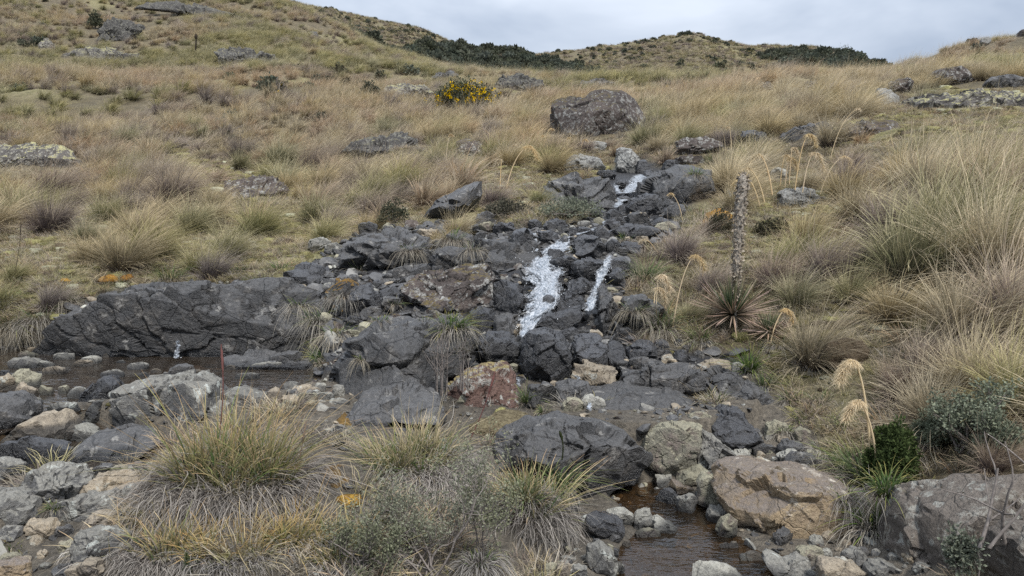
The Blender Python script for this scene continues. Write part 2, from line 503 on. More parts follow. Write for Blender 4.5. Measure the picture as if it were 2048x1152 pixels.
def rock_material(name, ca, cb, cc=None, cc_amt=.3, rough=.75, fleck=0.0, fleck_c=(.5, .52, .48), moss=None, moss_amt=0.0, top=None, cracks=.5, scale=1.0, spec=.4, plate=0.0):
    k = NM(name)
    oi = k.n('ObjectInfo'); tcn = k.n('TexCoord')
    off = k.n('VectorMath', _operation='SCALE'); off.inputs['Scale'].default_value = 37.0
    comb = k.n('CombineXYZ', X=oi.outputs['Random'], Y=k.math('FRACT', k.math('MULTIPLY', oi.outputs['Random'], 7.3)), Z=k.math('FRACT', k.math('MULTIPLY', oi.outputs['Random'], 13.7)))
    k.t.links.new(comb.outputs[0], off.inputs[0])
    va = k.n('VectorMath', _operation='ADD'); k.t.links.new(tcn.outputs['Object'], va.inputs[0]); k.t.links.new(off.outputs[0], va.inputs[1])
    p = va.outputs[0]
    geo = k.n('NewGeometry'); nz = k.n('SeparateXYZ', Vector=geo.outputs['Normal']).outputs['Z']
    n_l = k.noise(p, 1.8 * scale, 5, .6, .4); n_m = k.noise(p, 9 * scale, 6, .65, .2); n_f = k.noise(p, 45 * scale, 5, .7); n_s = k.noise(p, 160 * scale, 3, .75)
    c = k.mix(k.ramp(n_l, [(.36, 0), (.64, 1)]), ca, cb)
    if cc is not None:
        c = k.mix(k.math('MULTIPLY', k.ramp(n_m, [(.5, 0), (.62, 1)]), cc_amt), c, cc)
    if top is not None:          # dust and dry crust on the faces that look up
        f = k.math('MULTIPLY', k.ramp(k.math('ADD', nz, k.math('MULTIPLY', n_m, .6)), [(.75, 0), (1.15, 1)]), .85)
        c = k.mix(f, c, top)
    # grain
    c = k.mix(k.ramp(n_f, [(.3, .65), (.55, 0)]), c, tuple(x * .45 for x in ca))
    c = k.mix(k.ramp(n_s, [(.5, 0), (.78, .5)]), c, tuple(min(1, x * 1.9) for x in cb))
    vor = k.n('TexVoronoi', _feature='DISTANCE_TO_EDGE', Vector=k.mix(.12, p, k.n('TexNoise', Vector=p, Scale=6.0 * scale, Detail=3.0).outputs['Color']), Scale=4.5 * scale).outputs['Distance']
    crack = k.ramp(vor, [(0, 1), (.02, 0)])
    c = k.mix(k.math('MULTIPLY', crack, .5 * cracks), c, tuple(x * .3 for x in ca))
    if fleck > 0:
        v2 = k.n('TexVoronoi', _feature='F1', Vector=k.mix(.1, p, k.n('TexNoise', Vector=p, Scale=20.0 * scale, Detail=3.0).outputs['Color']), Scale=16 * scale)
        sel = k.n('SeparateColor', Color=v2.outputs['Color']).outputs[0]
        d = k.math('ADD', v2.outputs['Distance'], k.math('MULTIPLY', k.math('SUBTRACT', n_f, .5), 1.1))
        f = k.math('MULTIPLY', k.ramp(d, [(.22, 1), (.34, 0)]), k.math('LESS_THAN', sel, fleck))
        patch = k.math('MULTIPLY', k.ramp(n_m, [(.62 - fleck * .35, 0), (.68 - fleck * .3, 1)]), k.ramp(n_f, [(.42, 0), (.5, 1)]))
        c = k.mix(k.math('MULTIPLY', k.math('MAXIMUM', f, k.math('MULTIPLY', patch, .8)), .85), c, fleck_c)
    rg = k.math('ADD', rough, k.math('MULTIPLY', k.math('SUBTRACT', n_m, .5), .35))
    if moss is not None:
        f = k.ramp(k.math('ADD', k.math('MULTIPLY', nz, .55), k.math('ADD', k.math('MULTIPLY', n_m, .8), k.math('MULTIPLY', k.math('SUBTRACT', n_f, .5), .5))), [(.98 - moss_amt, 0), (1.06 - moss_amt, 1)])
        mc = k.mix(k.ramp(n_f, [(.35, 0), (.62, 1)]), tuple(x * .3 for x in moss), moss)
        c = k.mix(f, c, mc)
    ww = k.attr('wet').outputs['Fac']
    c = k.mix(ww, c, k.mix(.80, c, (.012, .013, .015)))
    rg = k.math('MAXIMUM', k.math('SUBTRACT', rg, k.math('MULTIPLY', ww, .2)), .3)
    hv = oi.outputs['Random']
    c = k.n('HueSaturation', Color=c, Value=k.math('ADD', .82, k.math('MULTIPLY', hv, .36))).outputs[0]
    h = k.math('ADD', k.math('MULTIPLY', n_m, 1.6), k.math('ADD', k.math('MULTIPLY', n_f, .55), k.math('MULTIPLY', n_s, .22)))
    h = k.math('SUBTRACT', h, k.math('MULTIPLY', crack, .5 * cracks))
    nrm = k.bump(h, 1.0, .030 / scale)
    b = k.n('BsdfPrincipled', Base__Color=c, Roughness=rg, Normal=nrm)
    b.inputs['Specular IOR Level'].default_value = spec
    return k.finish(b.outputs[0])


RM = {
    'D': rock_material('dark_wet_basalt', (.016, .016, .018), (.042, .042, .045), (.078, .076, .074), .5, .42, spec=.6, top=(.070, .071, .076)),
    'B': rock_material('dark_bedrock', (.023, .023, .024), (.062, .060, .059), (.125, .108, .09), .45, .50, spec=.55, scale=.8, top=(.098, .096, .095), fleck=.08, fleck_c=(.27, .26, .24)),
    'G': rock_material('grey_rock', (.075, .075, .076), (.16, .155, .145), (.24, .22, .18), .5, .8, fleck=.12, top=(.25, .24, .21)),
    'P': rock_material('pale_rock', (.14, .138, .13), (.27, .26, .23), (.36, .33, .27), .5, .8, fleck=.1, fleck_c=(.42, .41, .37), top=(.345, .335, .29)),
    'T': rock_material('tan_rock', (.13, .115, .10), (.30, .245, .175), (.40, .32, .21), .5, .85, fleck=.08, top=(.34, .29, .22)),
    'O': rock_material('orange_weathered_rock', (.36, .265, .15), (.24, .185, .13), (.55, .44, .29), .6, .85, top=(.165, .145, .135), fleck=.10, fleck_c=(.55, .50, .42)),
    'V': rock_material('greenish_tan_rock', (.16, .15, .12), (.25, .235, .17), (.17, .125, .12), .7, .85, top=(.30, .28, .2)),
    'L': rock_material('lichen_grey_rock', (.055, .052, .05), (.11, .105, .10), (.2, .19, .17), .6, .9, fleck=.75, fleck_c=(.34, .34, .32)),
    'K': rock_material('brown_lichened_rock', (.05, .042, .040), (.10, .08, .07), (.16, .14, .125), .5, .9, fleck=.3, fleck_c=(.36, .36, .34), moss=(.13, .10, .04), moss_amt=.145),
    'M': rock_material('mossy_rock', (.04, .04, .042), (.09, .085, .08), None, .3, .85, fleck=.15, moss=(.20, .115, .025), moss_amt=.36),
    'H': rock_material('craggy_hill_rock', (.045, .043, .042), (.085, .08, .076), (.14, .13, .11), .5, .9, fleck=.3, fleck_c=(.24, .235, .20), moss=(.26, .23, .11), moss_amt=.10),
    'Y': rock_material('yellow_lichened_outcrop', (.055, .05, .048), (.12, .11, .10), (.2, .18, .15), .5, .9, fleck=.3, fleck_c=(.33, .32, .28), moss=(.42, .39, .20), moss_amt=.16),
    'R': rock_material('speckled_granite', (.062, .054, .047), (.125, .105, .086), (.21, .155, .105), .55, .9, fleck=.3, fleck_c=(.27, .265, .235), top=(.14, .12, .102)),
    'Q': rock_material('rust_lichened_rock', (.07, .045, .038), (.14, .085, .068), (.26, .20, .17), .5, .9, fleck=.35, fleck_c=(.36, .37, .34), moss=(.30, .24, .11), moss_amt=.12),
}


def water_material(name, col, clear, ripple, scale, dif=.22):
    k = NM(name)
    pos = k.n('NewGeometry').outputs['Position']
    mp2 = k.n('Mapping', Vector=pos); mp2.inputs['Scale'].default_value = (1.0, 2.6, 1.0); mp2.inputs['Rotation'].default_value = (0, 0, .35)
    n = k.noise(mp2.outputs[0], scale, 2, .5, .6); n2 = k.noise(mp2.outputs[0], scale * 2.6, 1, .5, .4)
    patch = k.ramp(k.noise(pos, 1.3, 2, .5), [(.38, .15), (.58, 1)])
    h = k.math('MULTIPLY', k.math('ADD', n, k.math('MULTIPLY', n2, .4)), patch)
    nrm = k.bump(h, 1.0, ripple)
    fr = k.n('Fresnel', IOR=1.36, Normal=nrm).outputs[0]
    gl = k.n('BsdfGlossy', Color=(.95, .95, .95, 1), Roughness=.06, Normal=nrm).outputs[0]
    tr = k.n('BsdfTransparent', Color=(*clear, 1)).outputs[0]
    df = k.n('BsdfDiffuse', Color=(*col, 1)).outputs[0]
    a = k.n('MixShader'); a.inputs[0].default_value = dif
    k.t.links.new(tr, a.inputs[1]); k.t.links.new(df, a.inputs[2])
    b = k.n('MixShader'); k.t.links.new(k.math('MINIMUM', k.math('MULTIPLY', fr, 1.5), .9), b.inputs[0])
    k.t.links.new(a.outputs[0], b.inputs[1]); k.t.links.new(gl, b.inputs[2])
    return k.finish(b.outputs[0])


def foam_material():
    k = NM('white_water')
    st = k.attr('flow').outputs['Vector']           # x across, y along, z edge fade
    sx = k.n('SeparateXYZ', Vector=st)
    v = k.n('CombineXYZ', X=k.math('MULTIPLY', sx.outputs[0], 1.0), Y=k.math('MULTIPLY', sx.outputs[1], .5), Z=0.0).outputs[0]
    n = k.noise(v, 24, 6, .72, 1.4); n2 = k.noise(v, 75, 3, .7, .6)
    a = k.math('ADD', k.math('ADD', n, k.math('MULTIPLY', k.math('SUBTRACT', n2, .5), .5)), k.math('ADD', k.math('MULTIPLY', k.math('SUBTRACT', sx.outputs[2], .85), .75), k.math('MULTIPLY', k.math('SUBTRACT', k.noise(v, 9, 3, .6, .8), .5), 1.35)))
    al = k.ramp(a, [(.36, 0), (.52, .5), (.68, .93)])
    c = k.ramp(k.math('ADD', n, k.math('MULTIPLY', k.math('SUBTRACT', n2, .5), .8)), [(.34, (.20, .24, .28)), (.48, (.37, .41, .46)), (.64, (.66, .68, .71))])
    df = k.n('BsdfDiffuse', Color=c, Normal=k.bump(k.math('ADD', n, n2), .25, .010)).outputs[0]
    tl = k.n('BsdfTranslucent', Color=c).outputs[0]
    m = k.n('MixShader'); m.inputs[0].default_value = .35; k.t.links.new(df, m.inputs[1]); k.t.links.new(tl, m.inputs[2])
    tr = k.n('BsdfTransparent').outputs[0]
    m2 = k.n('MixShader'); k.t.links.new(al, m2.inputs[0]); k.t.links.new(tr, m2.inputs[1]); k.t.links.new(m.outputs[0], m2.inputs[2])
    return k.finish(m2.outputs[0])


# ------------------------------------------------------------------ the ground
def zone_masks(x, y, z):
    P = np.stack([x, y, z], -1)
    px, py, t = proj(P)
    jx = fbm(P * 1.7, 70, 3) * 16; jy = fbm(P * 1.7, 80, 3) * 12
    px, py = px + jx, py + jy
    def soft(poly, w):
        ins = in_poly(px, py, poly); d = poly_dist(px, py, poly)
        return np.where(ins, .5 + .5 * np.clip(d / w, 0, 1), .5 - .5 * np.clip(d / w, 0, 1))
    front = t > .5
    stream = soft(Z_STREAM, 14) * front
    moss = np.maximum.reduce([soft(Z_BANK, 30), soft(Z_LEDGE, 20), soft(Z_STRIP, 14), soft(Z_SHELF, 16), soft(Z_RBANK, 20) * .5, soft(Z_SLAB, 8)]) * front
    n = fbm(P / 5.0, 90, 3)
    moss = np.maximum(moss, np.clip((n - .35) * 2.2, 0, .8) * (y > 14))
    lowz = np.clip((z + .25 - .25) * 0 + (fbm(P / .5, 95, 3) + .35) * 1.3, 0, 1)
    # gravel and soil on the near banks; rock along the cascade
    nearb = (py > 745)
    grav = stream * nearb * (.75 + .25 * lowz)
    wet = stream * np.where(nearb, .3 * (1 - lowz), 1.0)
    return np.stack([np.clip(wet, 0, 1), np.clip(moss, 0, 1), np.clip(grav, 0, 1), np.ones_like(wet)], -1)


ZM = zone_masks(GX, GY, GZ)
gm = mesh_np('ground', np.stack([GX, GY, GZ], -1).reshape(-1, 3), grid_faces(NU, NV), [ground_material()], True, {'zone': ZM.reshape(-1, 4)})
ground = tag(obj('ground', gm), 'tussock covered hillside with mossy banks and a rocky stream bed', kind='structure')


def far_hill():
    R = [(-700, -260), (-300, -150), (200, -70), (480, -30), (590, 2), (660, 14), (740, 34), (800, 46), (860, 62), (905, 78), (940, 88), (1000, 92), (1050, 101), (1120, 100), (1180, 95), (1250, 86), (1320, 78), (1380, 72),
         (1430, 80), (1500, 95), (1580, 97), (1640, 100), (1690, 112), (1740, 126), (1790, 141), (1860, 170), (2000, 210), (2400, 300), (3000, 360)]
    nu, nv = 420, 150
    px = np.linspace(-700, 3000, nu); tt = np.exp(np.linspace(math.log(64), math.log(420), nv))
    PX, T = np.meshgrid(px, tt)
    ridge = np.interp(PX, [r[0] for r in R], [r[1] for r in R]) + 4
    s = (np.log(T) - math.log(80)) / (math.log(170) - math.log(80))
    py = np.where(s < 1, ridge + 118 * np.maximum(1 - s, 0) ** 1.25 + np.where(s < 0, -s * 60, 0), ridge + 260 * np.maximum(s - 1, 0) ** 1.4)
    P = pt(PX, py, T)
    P[..., 2] += fbm(P / 22, 5, 4) * 1.3 * np.clip(s, 0, 1) + fbm(P / 5, 8, 3) * .35
    return PX, P


FPX, FP = far_hill()
_n = fbm(FP / 14, 60, 4)
z4 = np.zeros(FP.shape[:2] + (4,)); z4[..., 1] = np.clip(.3 + _n * .5, 0, 1)
fm = mesh_np('far_hill', FP.reshape(-1, 3), grid_faces(FP.shape[1], FP.shape[0]), [gm.materials[0]], True, {'zone': z4.reshape(-1, 4)})
fhill = tag(obj('far_hill', fm), 'long brown hill ridge behind the grassy slope under grey cloud', kind='structure')

# ------------------------------------------------------------------ water sheets
def poly_sheet(xy, z, step=.06):
    xs = [p[0] for p in xy]; ys = [p[1] for p in xy]
    gx = np.arange(min(xs) - .3, max(xs) + .3, step); gy = np.arange(min(ys) - .3, max(ys) + .3, step)
    X, Y = np.meshgrid(gx, gy)
    keep = in_poly(X, Y, xy) | (poly_dist(X, Y, xy) < .16)
    f = grid_faces(len(gx), len(gy)); kf = keep.ravel()[f].all(1); f = f[kf]
    used = np.unique(f); remap = np.zeros(X.size, int); remap[used] = np.arange(len(used))
    V = np.stack([X.ravel()[used], Y.ravel()[used], np.full(len(used), z)], -1)
    return V, remap[f]


wm1 = water_material('brown_stream_water', (.085, .068, .052), (.55, .43, .31), .012, 7, .35)
wm2 = water_material('clear_pool_water', (.04, .03, .02), (.68, .52, .34), .010, 9)
for (nm, z, _), xy, lab, m in zip(POOLS, pool_xy, ('shallow brown pool at the foot of the dark cliff', 'dark narrow channel between the left boulders', 'thin stream water between the ledge and the smooth slab', 'rippled clear pool below the orange boulder'), (wm1, wm1, wm1, wm2)):
    V, f = poly_sheet(xy, z)
    tag(obj('pool_water', mesh_np('pool_water', V, f, [m])), lab, kind='structure')

# ------------------------------------------------------------------ rocks
FOOT = []        # (x, y, radius) where nothing grows
ROCKS = []


def outline_radius(poly, cx, cy, ph):
    """distance from (cx, cy) to the outline in direction ph (outline seen from its centre)"""
    dx, dy = np.cos(ph), np.sin(ph)
    R = np.full(ph.shape, 1e9)
    n = len(poly)
    for i in range(n):
        x1, y1 = poly[i][0] - cx, poly[i][1] - cy; x2, y2 = poly[(i + 1) % n][0] - cx, poly[(i + 1) % n][1] - cy
        ex, ey = x2 - x1, y2 - y1
        den = dx * ey - dy * ex
        with np.errstate(divide='ignore', invalid='ignore'):
            t = (x1 * ey - y1 * ex) / den
            s = (x1 * dy - y1 * dx) / den
        ok = (t > 0) & (s >= -1e-6) & (s <= 1 + 1e-6)
        R = np.where(ok & (t < R), t, R)
    R[R > 1e8] = 0.01
    return R


def rock(label, style, box, name='boulder', cat='boulder', group=None, d=None, th=None, sub=None, seed=None, dk=None, fac=1.0, strata=None, lean=0.0, cuts=True, sink=0.0, push=0.0):
    seed = seed if seed is not None else len(ROCKS) * 31 + 5
    r = np.random.default_rng(seed)
    if len(box) == 4 and not hasattr(box[0], '__len__'):
        x0, y0, x1, y1 = box
        k = 9; a0 = r.uniform(0, .7)
        poly = []
        for j in range(k):
            a = a0 + j * 2 * math.pi / k + r.uniform(-.2, .2)
            e = 2.0 + r.uniform(0, 2.0)
            c, s = math.cos(a), math.sin(a)
            rad = (abs(c) ** e + abs(s) ** e) ** (-1 / e) * r.uniform(.9, 1.04)
            poly.append(((x0 + x1) / 2 + c * rad * (x1 - x0) / 2, (y0 + y1) / 2 - s * rad * (y1 - y0) / 2))
        xs = [p[0] for p in poly]; ys = [p[1] for p in poly]     # stretch back to the box
        ax, bx, ay, by = min(xs), max(xs), min(ys), max(ys)
        poly = [(x0 + (p[0] - ax) / (bx - ax) * (x1 - x0), y0 + (p[1] - ay) / (by - ay) * (y1 - y0)) for p in poly]
    else:
        poly = list(box)
    xs = [p[0] for p in poly]; ys = [p[1] for p in poly]
    x0, x1, y0, y1 = min(xs), max(xs), min(ys), max(ys)
    cx = (x0 + x1) / 2
    if d is None:
        yb_ = y1 - min(4, .1 * (y1 - y0))
        q, d = hit(cx, yb_)
        for (nm_, z_, _), xy in zip(POOLS, pool_xy):      # standing in water: the waterline is what shows
            wq = on_plane(cx, yb_, z_)
            if wq[1] < q[1] and bool(in_poly(wq[:1], wq[1:2], xy)[0]): d = float(proj(wq)[2])
    w = (x1 - x0) * d / F; h = (y1 - y0) * d / F
    T = (th if th is not None else .5 * min(w, h * 1.7)) * 1.0
    if th is not None and th < 0: T = -th * w
    dc = d + T * .55 + push
    # outline on the vertical plane through the middle of the rock
    q = pt(np.array(xs), np.array(ys), dc)
    Yc = pt(cx, (y0 + y1) / 2, dc)[1]
    rr = ray(np.array(xs), np.array(ys)); tt = Yc / rr[:, 1]
    W2 = [(a[0] * t, a[2] * t + CAMZ) for a, t in zip(rr, tt)]
    zmin = min(p[1] for p in W2); zmax = max(p[1] for p in W2)
    # anchor under the front edge: carry the base down into the ground
    gz = float(height(W2[0][0] * 0 + (min(p[0] for p in W2) + max(p[0] for p in W2)) / 2, Yc))
    gf = float(height(np.mean([p[0] for p in W2]), Yc - T * .8))
    low = min(zmin, gz - .04 - .1 * (zmax - zmin), gf - .12 * (zmax - zmin) - (.25 * T if T > .6 else 0)) - sink
    W2 = [(px_, (pz_ if pz_ > zmin + .45 * (zmax - zmin) else pz_ - (zmin - low) * (1 - (pz_ - zmin) / (.45 * (zmax - zmin) + 1e-6)))) for px_, pz_ in W2]
    ox = (min(p[0] for p in W2) + max(p[0] for p in W2)) / 2; oz = (min(p[1] for p in W2) + max(p[1] for p in W2)) / 2
    span = max(x1 - x0, y1 - y0)
    if sub is None:
        sub = 3 if span < 36 else (4 if span < 130 else 5)
    S, Tf = ico(sub)
    # random rotation of the sphere so that its seams do not line up
    S = S[:, [1, 2, 0]] if seed % 2 else S
    pw = r.uniform(2.3, 3.4)
    ph = np.arctan2(S[:, 2], S[:, 0])
    R = outline_radius(W2, ox, oz, ph)
    rad = np.sqrt(S[:, 0] ** 2 + S[:, 2] ** 2)
    e2 = 2 / pw
    a = np.arctan2(rad, np.abs(S[:, 1]))
    prof = np.sin(a) ** e2; dep = np.cos(a) ** e2 * np.sign(S[:, 1])
    V = np.stack([np.cos(ph) * R * prof, dep * T, np.sin(ph) * R * prof], -1)
    V[:, 1] += lean * np.maximum(V[:, 2] - (max(zmin, gz - .1) - oz), 0)
    sz = np.array([max(abs(V[:, i]).max(), 1e-3) for i in range(3)])
    # broken faces: cut by random planes, keeping the outline
    N = V / sz
    longish = (x1 - x0) > 2.0 * (y1 - y0) or (y1 - y0) > 2.0 * (x1 - x0)
    for j in range(int(r.integers(9, 15))):
        n = r.normal(size=3)
        if longish: n[0] *= .3; n[1] = -abs(n[1]) * 2 - .5
        n[1] = -abs(n[1]) * r.uniform(.5, 2.2) if r.random() < .8 else n[1]
        n /= np.linalg.norm(n)
        sup = (N @ n).max()
        kf = (r.uniform(.5, .8) if span < 50 else r.uniform(.58, .84)) if abs(n[1]) > .6 else r.uniform(.86, .97)
        e = N @ n - sup * kf
        N = np.where(e[:, None] > 0, N - e[:, None] * n * .93, N)
    V = N * sz
    g = float(np.cbrt(sz[0] * sz[1] * sz[2]))
    g = min(g, .45 * max(1, d / 8))
    nrm = N / (np.linalg.norm(N, axis=1, keepdims=True) + 1e-9)
    so = np.array([seed * 1.7, seed * .9, seed * 2.3])
    if strata is not None:
        ang, ax_, big = strata
        big = big if big > 0 else -big * w
        ca, sa = math.cos(ang), math.sin(ang)
        Q = np.stack([(V[:, 0] * ca + V[:, 2] * sa) / big, V[:, 1] / (big * 1.2), (-V[:, 0] * sa + V[:, 2] * ca) / (big * ax_)], -1) + so
        Q = Q + .35 * np.stack([fbm(V / (big * 1.2) + so, 5, 3), fbm(V / (big * 1.2) + so, 6, 3), fbm(V / (big * 1.2) + so, 7, 3)], -1)
        ed, cv, ti = facet(Q, seed)
        disp = (cv * .38 + ti * .75) * big * .42 * fac - np.clip(.09 - ed, 0, .09) * big * 1.6
        V = V + nrm * disp[:, None]
    ed, cv, ti = facet(V / (g * .95) + so, seed + 1)
    V = V + nrm * ((ti * .20 + cv * .05) * g * fac - np.clip(.05 - ed, 0, .05) * g * .5)[:, None]
    if sub >= 4:
        ed, cv, ti = facet(V / (g * .36) + so, seed + 2)
        V = V + nrm * ((ti * .085 + cv * .02) * g * fac - np.clip(.06 - ed, 0, .06) * g * .15)[:, None]
    V = V + nrm * (fbm(V / (g * .5) + so, seed + 3, 5 if sub > 3 else 3, .55) * .035 * g * fac)[:, None]
    C = np.array([ox, Yc, oz])
    Wv = V + C
    wet = np.zeros(len(V))
    for (nm_, z_, _), xy in zip(POOLS, pool_xy):
        if nm_ == 'middle': continue
        if poly_dist(np.array([C[0]]), np.array([C[1]]), xy)[0] < .35 or in_poly(np.array([C[0]]), np.array([C[1]]), xy)[0]:
            wet = np.maximum(wet, np.clip((z_ + .055 + .02 * fbm(Wv * 6, 3, 3) - Wv[:, 2]) / .03, 0, 1))
    if dk is not None:
        lvl = low + (zmax - low) * dk
        wet = np.maximum(wet, np.clip((lvl - Wv[:, 2] + .16 * (zmax - low) * fbm(Wv / (zmax - low) * 2.2, seed, 3)) / (.05 * (zmax - low)), 0, 1) * .8)
    base = np.array([ox, Yc, float(Wv[:, 2].min())])
    me = mesh_np(name, Wv - base, Tf, [RM[style]], True, {'wet': wet}, sharp=.5 if sub > 3 else .4)
    o = obj(name, me, None, base)
    tag(o, label, cat, group)
    ROCKS.append(o)
    FOOT.append((ox, Yc, max(sz[0], .02), max(sz[1], .02), zmax))
    return o

# ---- the bedrock: low dark cliff and outcrops
bed = dict(name='bedrock_outcrop', cat='rock outcrop', lean=.8)
rock('long low dark cliff of leaning fractured slabs behind the left pool', 'B', [(58, 712), (66, 690), (95, 655), (140, 622), (190, 600), (260, 586), (340, 574), (430, 566), (520, 560), (590, 566), (640, 585), (660, 650), (640, 735), (500, 740), (300, 735), (150, 730)],
     name='dark_cliff', cat='rock cliff', d=6.2, th=.62, sub=7, seed=12, strata=(.95, 2.4, .34), fac=.45)
rock('flat grey rock shelf at water level beneath the right end of the cliff', 'B', [(440, 718), (470, 712), (560, 714), (625, 720), (640, 742), (560, 745), (460, 742)], th=.2, **bed)
rock('dark slanting bedrock between the pale stone pair and the grassy hump', 'B', [(685, 500), (720, 476), (790, 468), (850, 480), (860, 520), (830, 545), (740, 545), (690, 535)], th=.5, sub=6, strata=(.3, 2.0, .35), **bed)
rock('small dark bedrock hump above the right end of the cliff', 'D', [(575, 540), (600, 530), (640, 533), (655, 560), (610, 572), (575, 565)], th=.25, **bed)
rock('grey slanting bedrock slab above the grassy hump beside the olive tussock', 'B', [(845, 425), (880, 398), (930, 370), (960, 362), (955, 400), (930, 430), (870, 445)], th=.6, **bed)
rock('dark bedrock ramp just left of the white water', 'B', [(860, 520), (900, 490), (960, 478), (1030, 480), (1075, 500), (1085, 530), (1035, 548), (1000, 560), (900, 555)], th=.6, sub=6, strata=(.2, 1.6, .4), fac=.9, **bed)
rock('broad grey bedrock under the brown topped boulder', 'B', [(740, 560), (800, 540), (880, 530), (1000, 545), (1010, 575), (960, 600), (800, 610), (745, 600)], th=.7, sub=6, d=7.05, strata=(.2, 1.8, .4), fac=.6, **bed)
rock('dark layered bedrock left of the upper cascade', 'B', [(1085, 395), (1100, 365), (1150, 352), (1215, 360), (1235, 395), (1210, 420), (1150, 425), (1095, 420)], th=.9, sub=6, strata=(.15, 2.2, .5), **bed)
rock('smooth dark bedrock dome right of the upper cascade', 'B', [(1285, 400), (1290, 365), (1320, 345), (1375, 333), (1420, 345), (1425, 385), (1390, 410), (1320, 415)], th=.8, sub=6, **bed)
rock('big dark sloping rock slab in the middle, cracked and dry', 'B', [(640, 790), (665, 745), (705, 705), (745, 675), (800, 655), (870, 648), (925, 660), (945, 700), (935, 760), (900, 805), (800, 812), (690, 812)],
     name='bedrock_slab', cat='rock slab', th=.45, lean=.5, sub=6, seed=77, strata=(.9, 1.6, .42), fac=.65)
rock('flat wet dark slab in front of the mottled grey stone', 'B', [(690, 838), (720, 806), (800, 800), (870, 812), (885, 850), (800, 865), (700, 862)], name='bedrock_slab', cat='rock slab', th=.2, lean=1.7)
rock('flat dark slab with thin sheet of water beside the left channel', 'B', [(125, 910), (150, 886), (210, 876), (275, 882), (300, 902), (250, 926), (180, 938), (128, 930)], name='bedrock_slab', cat='rock slab', th=.2, sub=5, lean=1.2)
rock('smooth broad dark slab in the middle right, sloping to the front pool', 'B', [(1170, 850), (1190, 795), (1260, 785), (1360, 800), (1425, 830), (1400, 900), (1330, 930), (1240, 900)], name='bedrock_slab', cat='rock slab', th=.3, sub=6, seed=5, fac=.5, lean=1.1, d=4.85)
rock('stepped dark ledge running right behind the broad smooth slab', 'B', [(1240, 780), (1245, 745), (1300, 730), (1390, 735), (1400, 770), (1385, 800), (1300, 808), (1250, 795)], name='rock_ledge', cat='rock ledge', th=.35, sub=6, strata=(.0, 2.2, .25), fac=.8)
rock('stepped dark ledge with a skirted sedge in front of it', 'B', [(1390, 775), (1400, 742), (1450, 735), (1510, 748), (1545, 765), (1530, 810), (1450, 822), (1400, 815)], name='rock_ledge', cat='rock ledge', th=.28, d=5.35, sub=6, strata=(.1, 2.0, .3), fac=.8)
rock('blocky dark ledge behind the pale green angular stone', 'B', [(1455, 850), (1462, 790), (1500, 770), (1540, 785), (1562, 830), (1550, 880), (1490, 890)], name='rock_ledge', cat='rock ledge', th=.25, sub=5, d=5.15)

# ---- left group by the pool
rock('big flat topped boulder, pale above and dark below, at the pool edge', 'G', [(205, 848), (226, 800), (225, 775), (262, 763), (310, 764), (350, 756), (395, 753), (428, 768), (440, 800), (470, 815), (480, 860), (440, 900), (340, 915), (268, 912), (255, 880), (212, 862)], th=.34, sub=6, seed=41, dk=.60, d=4.55, fac=.8)
rock('black angular rock leaning against the big flat topped boulder', 'D', [(150, 812), (172, 785), (190, 757), (212, 752), (236, 768), (240, 815), (190, 822)], d=4.95)
rock('bluish grey boulder cut by the left edge of the picture', 'B', [(-50, 850), (-40, 800), (0, 788), (35, 785), (55, 800), (70, 830), (50, 852), (0, 862)], dk=.4)
rock('tan boulder with sharp ridge near the left edge', 'T', [(18, 892), (25, 865), (50, 845), (88, 826), (112, 822), (128, 840), (138, 868), (120, 892), (70, 900)], th=.2, seed=23)
rock('black wet ledge under the tan ridged boulder', 'D', [(-20, 915), (0, 890), (60, 882), (110, 885), (135, 895), (133, 928), (60, 935), (0, 935)], dk=.8)
rock('smooth grey block behind the tan ridged boulder', 'G', [(88, 830), (98, 812), (148, 806), (156, 835), (152, 855), (110, 858)])
rock('small grey block leaning on the black angular rock', 'G', (183, 800, 210, 826), name='stone', cat='stone')
rock('pyramid shaped grey stone in front of the black angular rock', 'G', [(163, 845), (180, 808), (203, 828), (206, 845), (185, 852)], name='stone', cat='stone')
rock('white streaked wedge of stone on the wet slab', 'P', [(130, 882), (134, 852), (160, 848), (205, 870), (205, 882), (160, 888)], dk=.35)
rock('small pale brown pebble on the wet slab', 'T', (200, 875, 235, 898), name='stone', cat='stone')
rock('low rounded dark stone at the left edge beside the narrow channel', 'G', (-25, 920, 45, 962))
rock('rounded grey boulder left of the pinkish one below the channel', 'G', [(40, 985), (55, 950), (100, 932), (150, 938), (178, 960), (172, 990), (120, 1008), (60, 1003)], sub=5)
rock('pinkish tan boulder right of the rounded grey one', 'T', [(172, 975), (190, 952), (240, 945), (268, 955), (272, 985), (240, 1005), (180, 1000)], sub=5)
rock('low dark grey slab at the left edge below the rounded boulder', 'G', [(-30, 1030), (-20, 985), (30, 985), (70, 1005), (75, 1040), (10, 1050)])
rock('wide grey slab in the near left ground', 'G', [(98, 1040), (110, 1010), (160, 992), (215, 990), (235, 1015), (225, 1045), (150, 1052)])
rock('low tan stone in the near left ground', 'T', (48, 1042, 112, 1082))
rock('rounded grey boulder with worn top in front of the big sedge clump', 'G', [(138, 1098), (150, 1070), (200, 1062), (250, 1075), (268, 1105), (240, 1130), (180, 1130), (148, 1118)], sub=5)
rock('orange stone with a flat top at the bottom left corner', 'O', [(-20, 1165), (-12, 1128), (20, 1120), (50, 1130), (52, 1160), (20, 1175)], fac=.7)
rock('tan stone at the bottom edge right of the orange one', 'T', (138, 1122, 205, 1175))
rock('tan stone half hidden by the left side of the big sedge clump', 'T', (165, 1025, 240, 1065))
